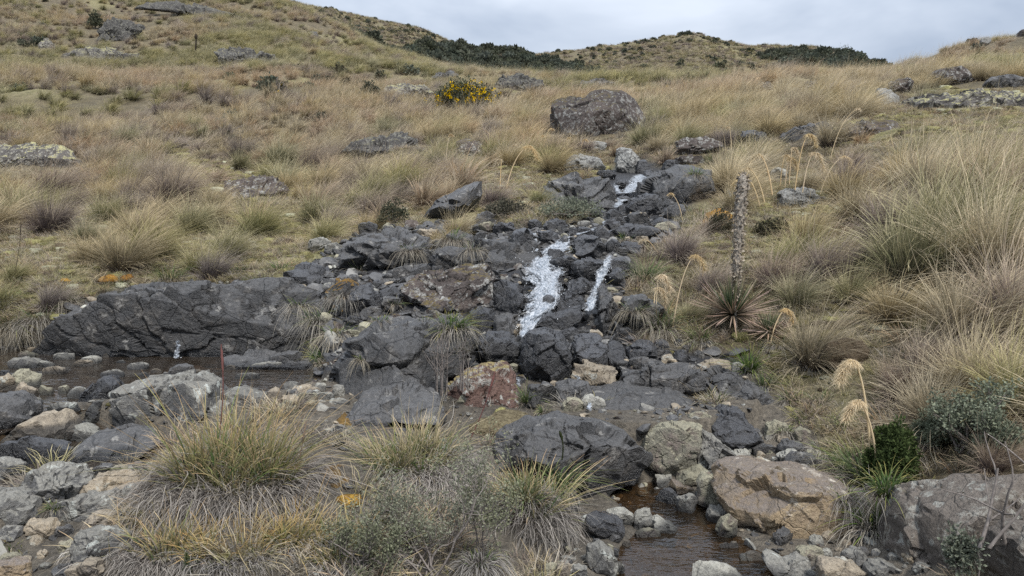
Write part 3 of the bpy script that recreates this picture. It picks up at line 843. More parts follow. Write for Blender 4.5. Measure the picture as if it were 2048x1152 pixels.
for i, (b, s, lab) in enumerate([
    ((20, 714, 78, 741), 'G', 'largest grey stone at the left end of the cliff pool'), ((35, 702, 72, 717), 'V', 'mossy green stone behind the largest pool stone'),
    ((66, 722, 106, 738), 'P', 'pale flat stone right of the largest pool stone'), ((86, 733, 130, 752), 'T', 'tan faceted stone nearest in the pool\'s left end'),
    ((106, 706, 149, 722), 'P', 'flat slab stone tilted out of the pool below the cliff foot'), ((147, 721, 186, 736), 'T', 'brown flat stone at the tan slab group'),
    ((165, 712, 200, 730), 'P', 'cream slab stone of the small group below the cliff'), ((176, 703, 208, 714), 'T', 'rusty stone on the back of the small slab group'),
    ((203, 706, 226, 716), 'T', 'little tan stone right of the small slab group'), ((254, 724, 295, 743), 'G', 'grey rounded stone in the middle of the cliff pool'),
    ((339, 729, 386, 758), 'B', 'dark grey boulder in the middle of the cliff pool'), ((202, 741, 246, 758), 'G', 'grey stones\' low head just behind the black angular rock'),
    ((498, 725, 562, 742), 'P', 'white flat stone lying on the shelf below the cliff'), ((323, 745, 343, 757), 'G', 'small grey stone left of the dark pool boulder'),
    ((444, 729, 470, 742), 'T', 'small orange brown stone left of the white flat stone'), ((0, 740, 18, 751), 'D', 'small dark stone in the pool at the left edge'),
    ((231, 720, 252, 728), 'G', 'tiny flat stone between cliff foot and pool middle'), ((300, 738, 322, 748), 'T', 'small tan stone left of the small grey pool stone'),
    ((386, 738, 404, 750), 'T', 'small tan stone just right of the dark pool boulder'), ((62, 795, 84, 812), 'G', 'small grey stone by the bluish boulder'),
    ((470, 745, 520, 760), 'G', 'low grey stone below the white flat stone'), ((270, 745, 300, 755), 'G', 'low grey stone behind the big flat topped boulder')]):
    rock(lab, s, b, name='stone', cat='stone', group='stones standing in the cliff pool', fac=.8)
rock('tall pale tan slab stone standing behind the big sedge clump', 'T', [(528, 845), (530, 790), (545, 775), (560, 782), (568, 840), (550, 855)], d=4.7, th=.1)
rock('broken dark block with holes behind the big sedge clump', 'G', [(440, 845), (445, 785), (470, 775), (520, 790), (530, 840), (490, 862)], d=4.75)
rock('slate grey leaning slab right of the tall tan slab', 'B', [(585, 862), (600, 838), (640, 830), (652, 845), (630, 868), (600, 874)], d=4.6, th=.12)
rock('upright grey slab between the leaning slate and the dark slab', 'G', [(600, 835), (608, 810), (640, 805), (680, 812), (682, 842), (640, 850)], d=4.75)
for b, s, lab in [((628, 766, 652, 786), 'P', 'small pale stone in the pile left of the dark slab'), ((664, 769, 690, 796), 'P', 'pale wedge stone leaning at the toe of the dark slab'),
                  ((595, 786, 634, 802), 'V', 'flat greenish stone in the pile left of the dark slab'), ((632, 785, 668, 802), 'P', 'pale flat stone in the pile left of the dark slab'),
                  ((655, 796, 700, 812), 'G', 'grey flat stone in front of the pale wedge stone'), ((585, 770, 626, 788), 'T', 'rusty tan stone at the back of the small pile'),
                  ((560, 790, 596, 812), 'T', 'tan stone at the left end of the small pile'), ((610, 800, 640, 815), 'V', 'small greenish stone in front of the small pile'), ((705, 802, 730, 815), 'G', 'small grey stone beside the mottled grey one')]:
    rock(lab, s, b, name='stone', cat='stone', group='stones piled beside the dark slab', fac=.8)
rock('pale tilted slab stone right behind the big sedge clump', 'P', [(540, 878), (556, 862), (600, 858), (645, 882), (678, 915), (672, 930), (620, 930), (565, 920)], d=4.2, th=.22, seed=9)
rock('low dome stone covered with orange moss', 'M', [(632, 882), (645, 855), (675, 840), (705, 845), (742, 872), (740, 895), (690, 905), (640, 900)], d=4.35, th=.25)
rock('grey rock in front of the orange mossy dome', 'G', (650, 885, 735, 925), d=4.25)
rock('mottled grey stone lying in front of the big dark slab', 'G', [(735, 815), (740, 787), (775, 783), (820, 792), (848, 808), (835, 828), (770, 830)], th=.2)
rock('black rock with orange and yellow moss between two sedge clumps', 'M', [(585, 1105), (598, 1050), (610, 990), (650, 950), (700, 955), (735, 1000), (738, 1060), (700, 1110), (640, 1130)], d=3.45, th=.3, sub=6, seed=3)
rock('rust and white lichened boulder on the mound in the centre', 'Q', [(878, 830), (890, 780), (930, 750), (975, 732), (1015, 730), (1033, 745), (1036, 790), (1030, 850), (960, 870), (895, 865)], th=.3, sub=6, seed=8, d=4.95)
rock('grey slab just left of the rust lichened boulder', 'G', [(868, 820), (880, 785), (900, 780), (905, 840), (880, 850)], d=5.05, th=.12)

# ---- boulders under and beside the cascade
rock('big round black boulder right under the waterfall', 'D', [(1036, 745), (1040, 690), (1058, 662), (1090, 657), (1122, 672), (1142, 710), (1148, 755), (1120, 772), (1060, 772)], th=.3, sub=6, seed=15, fac=.6)
rock('rounded dark boulder left of the big round black one', 'D', [(950, 720), (955, 685), (975, 670), (1020, 670), (1040, 690), (1038, 722), (1010, 738), (970, 738)], th=.25, sub=5, fac=.8)
rock('square dark boulder right of the big round black one', 'D', [(1138, 722), (1142, 682), (1165, 672), (1195, 676), (1212, 692), (1208, 732), (1170, 738)], th=.22, sub=5)
rock('tan angular block right of the big round black boulder', 'T', [(1148, 760), (1148, 730), (1175, 728), (1200, 735), (1232, 738), (1236, 760), (1218, 778), (1180, 778)], d=5.35, th=.16, sub=5, seed=66)
rock('dark boulder with pale water worn cap', 'D', [(1203, 722), (1206, 690), (1230, 684), (1252, 695), (1248, 722), (1225, 732)], th=.16, sub=4)
rock('smooth blue black boulder under the drooping sedge', 'D', (1252, 682, 1312, 724), sub=4)
rock('small tan stone perched right of the dark low slab', 'T', [(1177, 675), (1180, 658), (1198, 660), (1206, 672), (1195, 684)], name='stone', cat='stone', d=5.95)
rock('boulder with brown mossy top and white lichen in the centre', 'K', [(802, 612), (806, 575), (830, 552), (880, 545), (930, 536), (970, 540), (986, 565), (992, 590), (975, 625), (930, 640), (850, 635)], th=.42, sub=6, seed=18, d=6.5, dk=.35)
rock('black wedge below the right end of the brown topped boulder', 'D', [(925, 680), (930, 635), (960, 615), (990, 618), (992, 665), (960, 690)], d=6.15, th=.2)
rock('dark rounded rock shoulder at the left lip of the waterfall', 'D', [(985, 625), (988, 575), (1005, 562), (1035, 567), (1050, 590), (1048, 630), (1010, 645)], d=6.5, th=.3, sub=5)
rock('brownish smooth slab below the rounded shoulder', 'B', [(985, 665), (990, 635), (1025, 628), (1036, 650), (1028, 680), (1000, 685)], d=6.15, th=.2)
rock('blue grey rock capped with yellow brown moss left of the centre', 'M', [(650, 610), (655, 580), (675, 562), (700, 553), (712, 580), (710, 625), (680, 645)], d=6.45, th=.25, seed=4)
rock('black faceted rock beside the moss capped rock', 'D', [(696, 625), (705, 575), (735, 565), (752, 590), (756, 625), (735, 648), (710, 645)], d=6.4, th=.22, sub=5)
rock('dark boulder in the gap behind the black faceted rock', 'D', [(752, 610), (762, 580), (790, 568), (808, 590), (808, 635), (770, 640)], d=6.7, th=.25)
rock('round dark boulder right of the first white step', 'D', [(1148, 505), (1150, 482), (1170, 470), (1195, 475), (1212, 495), (1208, 520), (1175, 526)], th=.25, sub=5, seed=21, fac=.7)
rock('dark blocks at the head of the left white rivulet', 'D', [(1020, 495), (1025, 463), (1050, 455), (1066, 465), (1070, 500), (1040, 508)], th=.25)
rock('flat dark stone between the two white rivulets', 'D', [(1076, 488), (1078, 462), (1100, 460), (1118, 475), (1110, 492), (1090, 496)], th=.2)
rock('small round dark boulder in the middle of the white water', 'D', (1094, 498, 1130, 522), d=7.05)
rock('dark rock splitting the white water on its right side', 'D', [(1090, 540), (1100, 522), (1130, 512), (1155, 520), (1150, 545), (1110, 552)], d=6.9, th=.2)
rock('broad black boulder right of the main white water', 'D', [(1142, 548), (1146, 525), (1170, 515), (1205, 520), (1222, 540), (1205, 562), (1160, 560)], th=.25, sub=5, d=6.85)
rock('faceted black boulder below the broad black one', 'D', [(1132, 590), (1140, 565), (1165, 556), (1180, 568), (1182, 598), (1155, 605)], th=.22, sub=5, d=6.6)
rock('jet black wet boulder at the foot of the main fall', 'D', [(1112, 618), (1114, 592), (1140, 585), (1170, 592), (1175, 612), (1140, 626)], th=.22, sub=5, d=6.4)
rock('little wet rock in the lower edge of the main fall', 'D', (1082, 590, 1112, 622), d=6.3)
rock('upright dark slab right of the thin right rivulet', 'D', [(1208, 585), (1212, 550), (1235, 538), (1252, 545), (1245, 590), (1230, 600)], d=6.75, th=.18)
rock('broad smooth dark slope right of the thin rivulet', 'B', [(1160, 690), (1166, 660), (1190, 640), (1198, 580), (1212, 568), (1232, 610), (1242, 660), (1225, 690), (1190, 700)], d=6.1, th=.35, sub=6, seed=2, fac=.5)
rock('long low black slab catching the foot of the fall', 'D', [(1058, 655), (1060, 638), (1090, 630), (1130, 622), (1160, 613), (1166, 630), (1130, 652), (1085, 662)], d=6.0, th=.16, sub=5)
rock('dark cracked rock wall right of the thin rivulet', 'B', [(1240, 640), (1245, 600), (1280, 590), (1330, 610), (1340, 650), (1300, 672), (1255, 668)], th=.3)
rock('dark stone pair\'s left half above the thin rivulet', 'D', (1212, 478, 1240, 516), d=7.4)
rock('dark stone pair\'s right half above the thin rivulet', 'D', (1238, 482, 1285, 520), d=7.45)
rock('wet black slab above the upright slab', 'D', (1215, 515, 1262, 548))

for b, s, lab, kw in [
    ([(1195, 478), (1215, 462), (1260, 452), (1300, 448), (1322, 462), (1290, 478), (1230, 484)], 'D', 'long flat dark slab across the boulder field', {}),
    ([(1186, 480), (1190, 462), (1205, 452), (1222, 466), (1220, 482), (1200, 487)], 'D', 'pointed dark boulder left of the long flat slab', {}),
    ((1140, 455, 1192, 478), 'D', 'dark low boulder above the round dark one', {}), ((1208, 446, 1234, 466), 'V', 'pale brown stone behind the long flat slab', {}),
    ((1234, 452, 1262, 468), 'V', 'second pale brown stone on the left of the long slab', {}), ([(1207, 450), (1210, 425), (1225, 418), (1252, 440), (1255, 458), (1230, 460)], 'D', 'tilted dark boulder between the pale brown stones and the ledge', {}),
    ((1254, 424, 1300, 450), 'T', 'brownish boulder in front of the big black upper boulder', {}), ((1302, 436, 1340, 458), 'D', 'dark boulder right of the brownish one', {}),
    ([(1254, 415), (1262, 395), (1290, 388), (1315, 395), (1332, 420), (1330, 436), (1290, 440), (1262, 428)], 'D', 'big black boulder below the upper cascade', {'sub': 5}),
    ((1180, 415, 1212, 442), 'D', 'rough dark boulder under the grassy ledge end', {}), ((1236, 410, 1262, 430), 'D', 'small black boulder under the lower upper fall', {}),
    ((1195, 476, 1215, 490), 'G', 'small grey stone on top of the round dark boulder', {}), ((1270, 472, 1300, 492), 'T', 'brown stone at the right end of the boulder field', {}),
    ((1155, 440, 1185, 456), 'G', 'small grey stone at the grassy ledge foot', {}), ((1055, 440, 1085, 462), 'D', 'dark stone tucked under the grassy ledge', {}),
    ((985, 445, 1030, 472), 'D', 'dark stone at the left end under the grassy ledge', {}), ((1090, 438, 1135, 462), 'D', 'dark rock under the middle of the grassy ledge', {}),
    ((1240, 476, 1270, 492), 'K', 'brown angular stone right below the long flat slab', {}), ((1330, 408, 1372, 440), 'B', 'dark block at the right border of the boulder field', {}),
    ((1228, 360, 1252, 384), 'D', 'black rock parting the upper cascade', {}), ((1195, 340, 1232, 362), 'D', 'black hollowed rock at the cascade head', {}),
    ((1285, 340, 1312, 356), 'D', 'small wet rock at the cascade head', {}), ((1160, 372, 1228, 402), 'B', 'layered dark slab left of the lower upper fall', {}), ((1130, 395, 1190, 420), 'B', 'low dark slab beneath the layered slab', {})]:
    rock(lab, s, b, group='boulders in the cascade', **kw)
rock('white speckled lichen boulder left of the cascade head', 'L', [(1124, 335), (1135, 315), (1165, 306), (1195, 312), (1212, 335), (1208, 348), (1165, 346), (1130, 345)], sub=5)
rock('upright grey boulder at the cascade head', 'L', [(1232, 340), (1234, 298), (1248, 294), (1272, 304), (1282, 325), (1275, 348), (1245, 350)], sub=5, seed=52, dk=.4)
rock('dark rounded rock against the right side of the upright grey boulder', 'D', [(1272, 345), (1275, 320), (1292, 320), (1304, 340), (1300, 350)])
rock('small lichened boulder above the white speckled one', 'L', (1182, 282, 1214, 304))
rock('black faced stone left of the low brown block', 'D', (1324, 320, 1360, 346))
rock('low brown rectangular block with mossy top', 'K', [(1352, 305), (1352, 282), (1370, 276), (1420, 275), (1442, 285), (1443, 302), (1430, 314), (1370, 316)], sub=5, fac=.7)
rock('orange flecked rock under the low brown block', 'K', (1350, 310, 1410, 336))
rock('huge brown split boulder standing in the grass above the stream', 'K', [(1108, 250), (1108, 208), (1118, 197), (1150, 193), (1168, 198), (1182, 184), (1210, 179), (1255, 181), (1275, 195), (1290, 225), (1296, 245), (1290, 266), (1250, 274), (1200, 268), (1165, 262), (1130, 258)], th=1.0, sub=6, seed=29, fac=.4)
rock('grey and rusty lichened rock by the plume grasses on the right', 'L', [(1558, 412), (1558, 388), (1575, 377), (1610, 377), (1640, 390), (1668, 408), (1655, 422), (1600, 422)], sub=5)
rock('round pale rock among the plume grass stems', 'P', (1540, 334, 1574, 362))
rock('dark rock beyond the low brown block', 'D', (1480, 260, 1532, 288))
rock('rounded lichened boulder at the right slope, left of a pair', 'L', [(1745, 210), (1745, 188), (1760, 176), (1785, 178), (1800, 195), (1798, 212)], seed=61)
rock('rounded dark capped boulder, higher of the right pair', 'K', [(1778, 190), (1782, 165), (1800, 155), (1818, 158), (1824, 180), (1815, 192)])
rock('brown rock hump behind grass on the right slope', 'K', [(1870, 160), (1880, 140), (1900, 133), (1925, 140), (1945, 162), (1940, 175), (1880, 172)])
rock('dark rock patch at the right edge above the yellow lichen slab', 'B', [(1965, 170), (1985, 152), (2020, 150), (2060, 160), (2060, 180), (1980, 182)])
rock('wide rock slab with thick yellow lichen rim at the right edge', 'Y', [(1810, 225), (1830, 198), (1880, 188), (1950, 190), (2020, 185), (2090, 190), (2100, 240), (2000, 250), (1880, 248)], name='rock_outcrop', cat='rock outcrop', th=1.6, sub=6, seed=10, d=14.3, strata=(.05, 2.5, -.07), fac=.8)
rock('low brown stony slab left of the yellow lichen slab', 'K', [(1655, 290), (1680, 258), (1740, 238), (1790, 240), (1780, 262), (1720, 285)], name='rock_outcrop', cat='rock outcrop', th=1.0)
rock('dark wet rock band on the slope above the plume grasses', 'B', [(1560, 285), (1580, 262), (1640, 245), (1660, 255), (1630, 285)], name='rock_outcrop', cat='rock outcrop', th=.8)
rock('small pointed boulder on the right skyline', 'L', (1962, 74, 1984, 92), d=37)
rock('dark boulder on the right skyline at the picture edge', 'K', (2036, 60, 2064, 84), d=38)
for b, s, lab, th in [
    ([(-60, 330), (-20, 290), (40, 288), (110, 300), (150, 318), (140, 332), (60, 338)], 'Y', 'lichen covered rock hump at the left edge in the grass', 1.0),
    ([(690, 300), (715, 275), (770, 268), (820, 278), (828, 300), (790, 316), (720, 316)], 'H', 'grey rock dome with rusty top in the middle slope', 1.4),
    ([(910, 310), (915, 278), (940, 272), (965, 285), (968, 312), (940, 318)], 'K', 'dark rock with rusty cap and white spots in the grass', .8),
    ([(440, 392), (450, 362), (500, 355), (560, 362), (570, 385), (520, 398)], 'K', 'reddish brown rocky scab on the left bank', .7),
    ([(760, 192), (775, 172), (810, 165), (850, 168), (866, 185), (850, 200), (790, 200)], 'Y', 'pale lichened outcrop left of the yellow flowered shrub', 2.0),
    ([(985, 180), (1000, 155), (1040, 148), (1085, 158), (1085, 178), (1030, 185)], 'H', 'dark low outcrop above the huge split boulder', 2.5),
    ([(72, 95), (76, 76), (98, 74), (108, 90), (104, 98), (84, 100)], 'Y', 'bright yellow lichened boulder on the upper left hill', 1.5),
    ([(125, 120), (150, 98), (220, 100), (290, 115), (280, 132), (180, 132)], 'Y', 'yellow streaked rock band on the upper left hill', 3.0),
    ([(180, 82), (195, 48), (230, 32), (270, 40), (260, 70), (215, 88)], 'H', 'grey craggy outcrop on the upper left hill', 4.0),
    ([(262, 14), (280, -2), (330, -6), (380, 4), (460, 22), (480, 36), (400, 26), (310, 18)], 'H', 'dark craggy outcrop at the top of the left hill', 2.0),
    ([(420, 100), (440, 92), (490, 98), (560, 118), (565, 132), (500, 135), (440, 122)], 'H', 'dark crumbling rock face in the upper left slope', 3.0),
    ([(1160, 175), (1165, 160), (1200, 158), (1230, 165), (1228, 178)], 'B', 'low dark rock above the left end of the split boulder', 1.5),
    ([(1515, 160), (1520, 148), (1545, 142), (1552, 158), (1540, 166)], 'B', 'dark rock at the grass crest right of centre', .8),
    ([(1508, 182), (1520, 165), (1545, 162), (1550, 178), (1530, 186)], 'K', 'mottled rock just under the grass crest', .7),
    ([(1607, 178), (1615, 160), (1635, 162), (1640, 178)], 'K', 'small dark rock near the crest right of the mottled one', .7),
    ([(855, 162), (870, 145), (900, 142), (925, 155), (915, 165)], 'B', 'dark rock above the yellow flowered shrub', 2.0),
    ([(610, 72), (620, 62), (632, 62), (640, 74)], 'B', 'lone blue grey boulder high on the left hill', 1.5)]:
    rock(lab, s, b, name='rock_outcrop', cat='rock outcrop', th=th * .3, lean=.8, sub=6, sink=.3 if b[0][1] < 130 else 0.0, strata=(.2, 1.8, -.09), fac=1.2)
rock('upper one of two white stones beside the dark bedrock', 'P', [(618, 498), (620, 480), (640, 474), (662, 482), (660, 500), (640, 505)], sub=4)
rock('lower one of two white stones beside the dark bedrock', 'P', (648, 486, 686, 510), sub=4)
rock('little tan stone right of the two white stones', 'T', (681, 500, 697, 518), name='stone', cat='stone')
rock('cream stone under the tussock left of the rocky stair', 'T', (860, 478, 885, 498), name='stone', cat='stone')
rock('tan stone lying at the cliff top behind its right end', 'T', (565, 545, 590, 564), name='stone', cat='stone')

# ---- smaller broken rocks filling the stream bed
FILL = []
fr0 = np.random.default_rng(515)
FZ = [(Z_STREAM, (690, 455, 1340, 770), 150, (14, 38), 'DDDDDBBBBKVT'), (Z_STREAM, (1180, 330, 1370, 480), 26, (12, 26), 'DDDBB'), ([(0, 760), (260, 800), (330, 900), (200, 1152), (0, 1152)], (0, 780, 300, 1152), 40, (16, 52), 'GTBTGPTV'),
      ([(1120, 980), (1260, 1080), (1250, 1152), (1080, 1152), (1090, 1020)], (1080, 980, 1260, 1152), 26, (12, 30), 'GGBTVB'), ([(1380, 840), (1640, 880), (1660, 960), (1420, 940)], (1380, 840, 1660, 960), 26, (14, 36), 'GGVPBT'),
      ([(560, 770), (700, 800), (700, 880), (560, 860)], (550, 765, 720, 880), 22, (12, 28), 'GPTVB'), ([(1560, 1080), (1800, 1080), (1850, 1152), (1560, 1152)], (1560, 1080, 1850, 1152), 16, (16, 40), 'GGTPB'),
      ([(1200, 700), (1420, 690), (1460, 740), (1240, 790)], (1200, 690, 1460, 790), 18, (12, 28), 'BBDDV')]
_FW = {'D': 'black', 'B': 'dark grey', 'G': 'grey', 'P': 'pale', 'T': 'tan', 'V': 'greenish tan', 'K': 'brown'}
for pl, (bx0, by0, bx1, by1), n_, (s0, s1), sty in FZ:
    made = tries = 0
    while made < n_ and tries < n_ * 12:
        tries += 1
        cx, cy = fr0.uniform(bx0, bx1), fr0.uniform(by0, by1)
        if not bool(in_poly(np.array([cx]), np.array([cy]), pl)[0]): continue
        q, d = hit(cx, cy); w_ = fr0.uniform(s0, s1) * (1.25 if fr0.random() < .2 else 1); h_ = w_ * fr0.uniform(.5, .9)
        rw = w_ * d / F / 2
        if any(((q[0] - f_[0]) / (f_[2] * .9 + rw * .7)) ** 2 + ((q[1] - f_[1]) / (f_[3] * .9 + rw * .7)) ** 2 < 1 for f_ in FOOT): continue
        st_ = sty[int(fr0.integers(0, len(sty)))]
        o = rock('x', st_, (cx - w_ / 2, cy - h_, cx + w_ / 2, cy), name='stone', cat='stone', group='loose stones of the stream bed', fac=1.1)
        FILL.append((o, cx, cy, w_, _FW[st_])); made += 1
print('fill', len(FILL))

# ---- front right
rock('big wedge shaped dark boulder overhanging the front pool', 'B', [(985, 965), (1000, 880), (1050, 845), (1110, 835), (1180, 855), (1250, 878), (1298, 915), (1303, 945), (1275, 975), (1235, 968), (1200, 985), (1170, 975), (1130, 1000), (1040, 1010)], d=4.15, th=.34, sub=6, seed=33, dk=.45, fac=.8)
rock('greenish tan block standing right of the smooth dark slab', 'V', [(1280, 905), (1300, 870), (1330, 852), (1380, 853), (1407, 857), (1398, 890), (1382, 930), (1355, 945), (1340, 958), (1305, 945)], th=.14, sub=6, seed=14, fac=.7)
rock('dark grey pyramid block right of the greenish tan block', 'G', [(1385, 950), (1392, 890), (1408, 862), (1430, 875), (1460, 905), (1478, 935), (1465, 955), (1420, 958)], th=.16, sub=5, seed=6)
rock('black cube like boulder with lichen specks on top', 'D', [(1415, 868), (1422, 835), (1455, 820), (1485, 822), (1500, 850), (1518, 882), (1510, 900), (1450, 908), (1430, 895)], th=.2, sub=5, seed=17)
rock('pale green angular stone near the right bank', 'V', [(1529, 873), (1535, 852), (1552, 843), (1572, 848), (1584, 862), (1560, 872), (1540, 878)])
rock('huge orange and purple boulder at the front right', 'O', [(1432, 985), (1434, 960), (1455, 947), (1530, 948), (1620, 953), (1690, 968), (1712, 985), (1695, 1015), (1675, 1050), (1655, 1090), (1615, 1108), (1560, 1100), (1500, 1078), (1470, 1040), (1445, 1010)], d=3.7, th=.42, sub=6, seed=37, fac=.75)
rock('massive speckled granite boulder in the bottom right corner', 'R', [(1800, 1180), (1812, 1110), (1818, 1060), (1855, 1010), (1915, 985), (1985, 960), (2060, 925), (2180, 900), (2240, 1000), (2230, 1200), (2100, 1300), (1900, 1300)], d=2.95, th=.5, sub=6, seed=44, fac=.5)
rock('grey boulder end at the right edge of the picture', 'R', [(2018, 1160), (2025, 1090), (2060, 1070), (2150, 1070), (2160, 1200), (2050, 1220)], d=2.55, th=.25)
for b, s, lab in [
    ((1352, 988, 1398, 1032), 'G', 'square grey stone standing in the front pool'), ((1312, 980, 1358, 1012), 'D', 'dark flat stone beside the square grey pool stone'),
    ([(1338, 975), (1345, 962), (1368, 968), (1396, 985), (1390, 998), (1360, 992)], 'O', 'orange brick like stone above the square pool stone'),
    ([(1395, 1000), (1397, 965), (1410, 948), (1440, 950), (1450, 980), (1462, 1010), (1430, 1018)], 'V', 'mottled grey green boulder left of the orange boulder'),
    ([(1350, 965), (1362, 945), (1400, 932), (1414, 942), (1395, 962), (1370, 978)], 'V', 'long greenish slab leaning under the dark pyramid block'),
    ((1308, 952, 1350, 978), 'P', 'pale stone under the greenish tan block'), ((1412, 1014, 1476, 1048), 'G', 'flat grey stone at the pool edge by the orange boulder'),
    ([(1432, 1058), (1440, 1040), (1460, 1030), (1478, 1045), (1475, 1065), (1450, 1080)], 'V', 'yellowish green angular stone leaning on the orange boulder'),
    ((1266, 1020, 1310, 1064), 'P', 'left one of two broken pale stones in the pool'), ([(1296, 1058), (1302, 1038), (1315, 1032), (1352, 1052), (1352, 1066), (1320, 1068)], 'P', 'right one of two broken pale stones in the pool'),
    ((1212, 1018, 1266, 1058), 'P', 'rounded pale stone on the left pool shore'), ([(1165, 1068), (1175, 1040), (1210, 1028), (1245, 1040), (1254, 1062), (1225, 1082), (1185, 1084)], 'D', 'dark rounded boulder on the left pool shore'),
    ([(1170, 1120), (1175, 1092), (1200, 1085), (1225, 1102), (1236, 1130), (1225, 1150), (1190, 1146)], 'G', 'grey oval boulder at the bottom of the left pool shore'), ((1234, 1126, 1250, 1152), 'P', 'small white stone right of the grey oval boulder'),
    ((1210, 1088, 1228, 1110), 'V', 'small pointed stone behind the grey oval boulder'), ([(1385, 1165), (1390, 1128), (1420, 1128), (1460, 1140), (1500, 1160), (1450, 1180)], 'P', 'pale slab in the pool at the bottom edge'),
    ((1594, 1094, 1650, 1124), 'V', 'rounded tan stone under the orange boulder'), ((1688, 1097, 1740, 1142), 'G', 'grey rounded stone between orange boulder and granite'),
    ([(1530, 1120), (1545, 1112), (1575, 1125), (1605, 1115), (1640, 1145), (1640, 1170), (1560, 1165)], 'G', 'jagged dark grey stone at the bottom edge'),
    ([(1638, 1135), (1645, 1122), (1700, 1125), (1750, 1152), (1740, 1175), (1650, 1170)], 'T', 'flat tan slab at the bottom edge beside the granite'), ((1735, 1125, 1800, 1165), 'G', 'grey stone tucked beneath the granite boulder'),
    ((1270, 1058, 1322, 1078), 'V', 'low half drowned stone below the two broken ones'),
    ((1460, 902, 1506, 936), 'P', 'pale oval stone right of the dark pyramid block'), ([(1494, 945), (1498, 925), (1520, 918), (1552, 928), (1540, 942), (1518, 950)], 'T', 'tan triangular stone behind the orange boulder'),
    ((1505, 890, 1560, 915), 'B', 'long dark stone right of the black cube boulder'), ((1555, 880, 1610, 912), 'B', 'dark flat stone at the toe of the right bank'),
    ((1570, 905, 1640, 952), 'B', 'dark rounded stone behind the top right of the orange boulder'), ((1395, 905, 1425, 930), 'G', 'small grey stone in the gap of the two blocks'),
    ((1125, 796, 1167, 826), 'V', 'left one of two tan stones on the smooth slab'), ((1163, 792, 1212, 824), 'P', 'right one of two tan stones on the smooth slab'),
    ([(1108, 805), (1110, 770), (1140, 762), (1180, 768), (1185, 800), (1150, 812)], 'B', 'low dark block behind the two tan stones'), ([(1050, 800), (1055, 772), (1090, 765), (1112, 775), (1112, 805), (1075, 812)], 'B', 'low dark block left behind the two tan stones'),
    ((1098, 762, 1117, 775), 'T', 'tiny pinkish stone in front of the big round black boulder'), ([(1392, 745), (1400, 728), (1430, 718), (1462, 722), (1462, 742), (1420, 748)], 'T', 'flat tan slab on top of the stepped ledge'),
    ((1412, 735, 1464, 752), 'D', 'black rock in shadow under the flat tan slab'), ((1462, 725, 1490, 750), 'P', 'pale stone right of the flat tan slab'), ([(1344, 728), (1352, 705), (1368, 698), (1382, 718), (1375, 732)], 'D', 'black triangular stone on the ledge under the sedge'),
    ((1230, 722, 1262, 742), 'B', 'rough brown rock below the worn cap boulder'), ((1255, 715, 1300, 745), 'B', 'rough dark rock left of the pale flat stones'), ((1240, 742, 1272, 754), 'P', 'left of two pale flat stones in the stream gap'),
    ((1268, 746, 1286, 756), 'P', 'right of two pale flat stones in the stream gap'), ((1200, 672, 1248, 692), 'B', 'flat dark rock above the worn cap boulder'), ((1115, 655, 1168, 682), 'D', 'dark rock behind the square dark boulder'),
    ((1145, 660, 1205, 680), 'B', 'grey slab under the small perched tan stone'), ((1340, 855, 1400, 870), 'V', 'crumbled greenish stones\' flat top under the skirted sedge'), ((1375, 825, 1425, 848), 'V', 'broken greenish stone below the skirted sedge'),
    ((1300, 700, 1345, 722), 'B', 'low grey stone under the drooping sedge\'s right side'), ((1322, 710, 1352, 732), 'T', 'brown stone left of the black triangular stone'),
    ((1120, 978, 1160, 1035), 'B', 'dark rough stone under the green sedge right of the middle'), ((1085, 1125, 1120, 1165), 'V', 'split tan stone left one at the bottom edge'), ((1110, 1128, 1145, 1165), 'T', 'split tan stone right one at the bottom edge'),
    ((1133, 1128, 1175, 1165), 'G', 'small grey flat stone at the bottom edge by the gravel'), ((1125, 1062, 1158, 1092), 'G', 'grey stone half in gravel beside the dark rounded boulder'),
    ((1480, 1105, 1530, 1128), 'T', 'brown drowned stone near the right end of the pool'), ((1440, 1085, 1480, 1102), 'T', 'small brown drowned stone right of the pool middle')]:
    rock(lab, s, b, name='stone' if not hasattr(b[0], '__len__') and (b[2] - b[0]) < 52 else 'boulder', cat='stone', group='stones around the front pool', fac=.9)

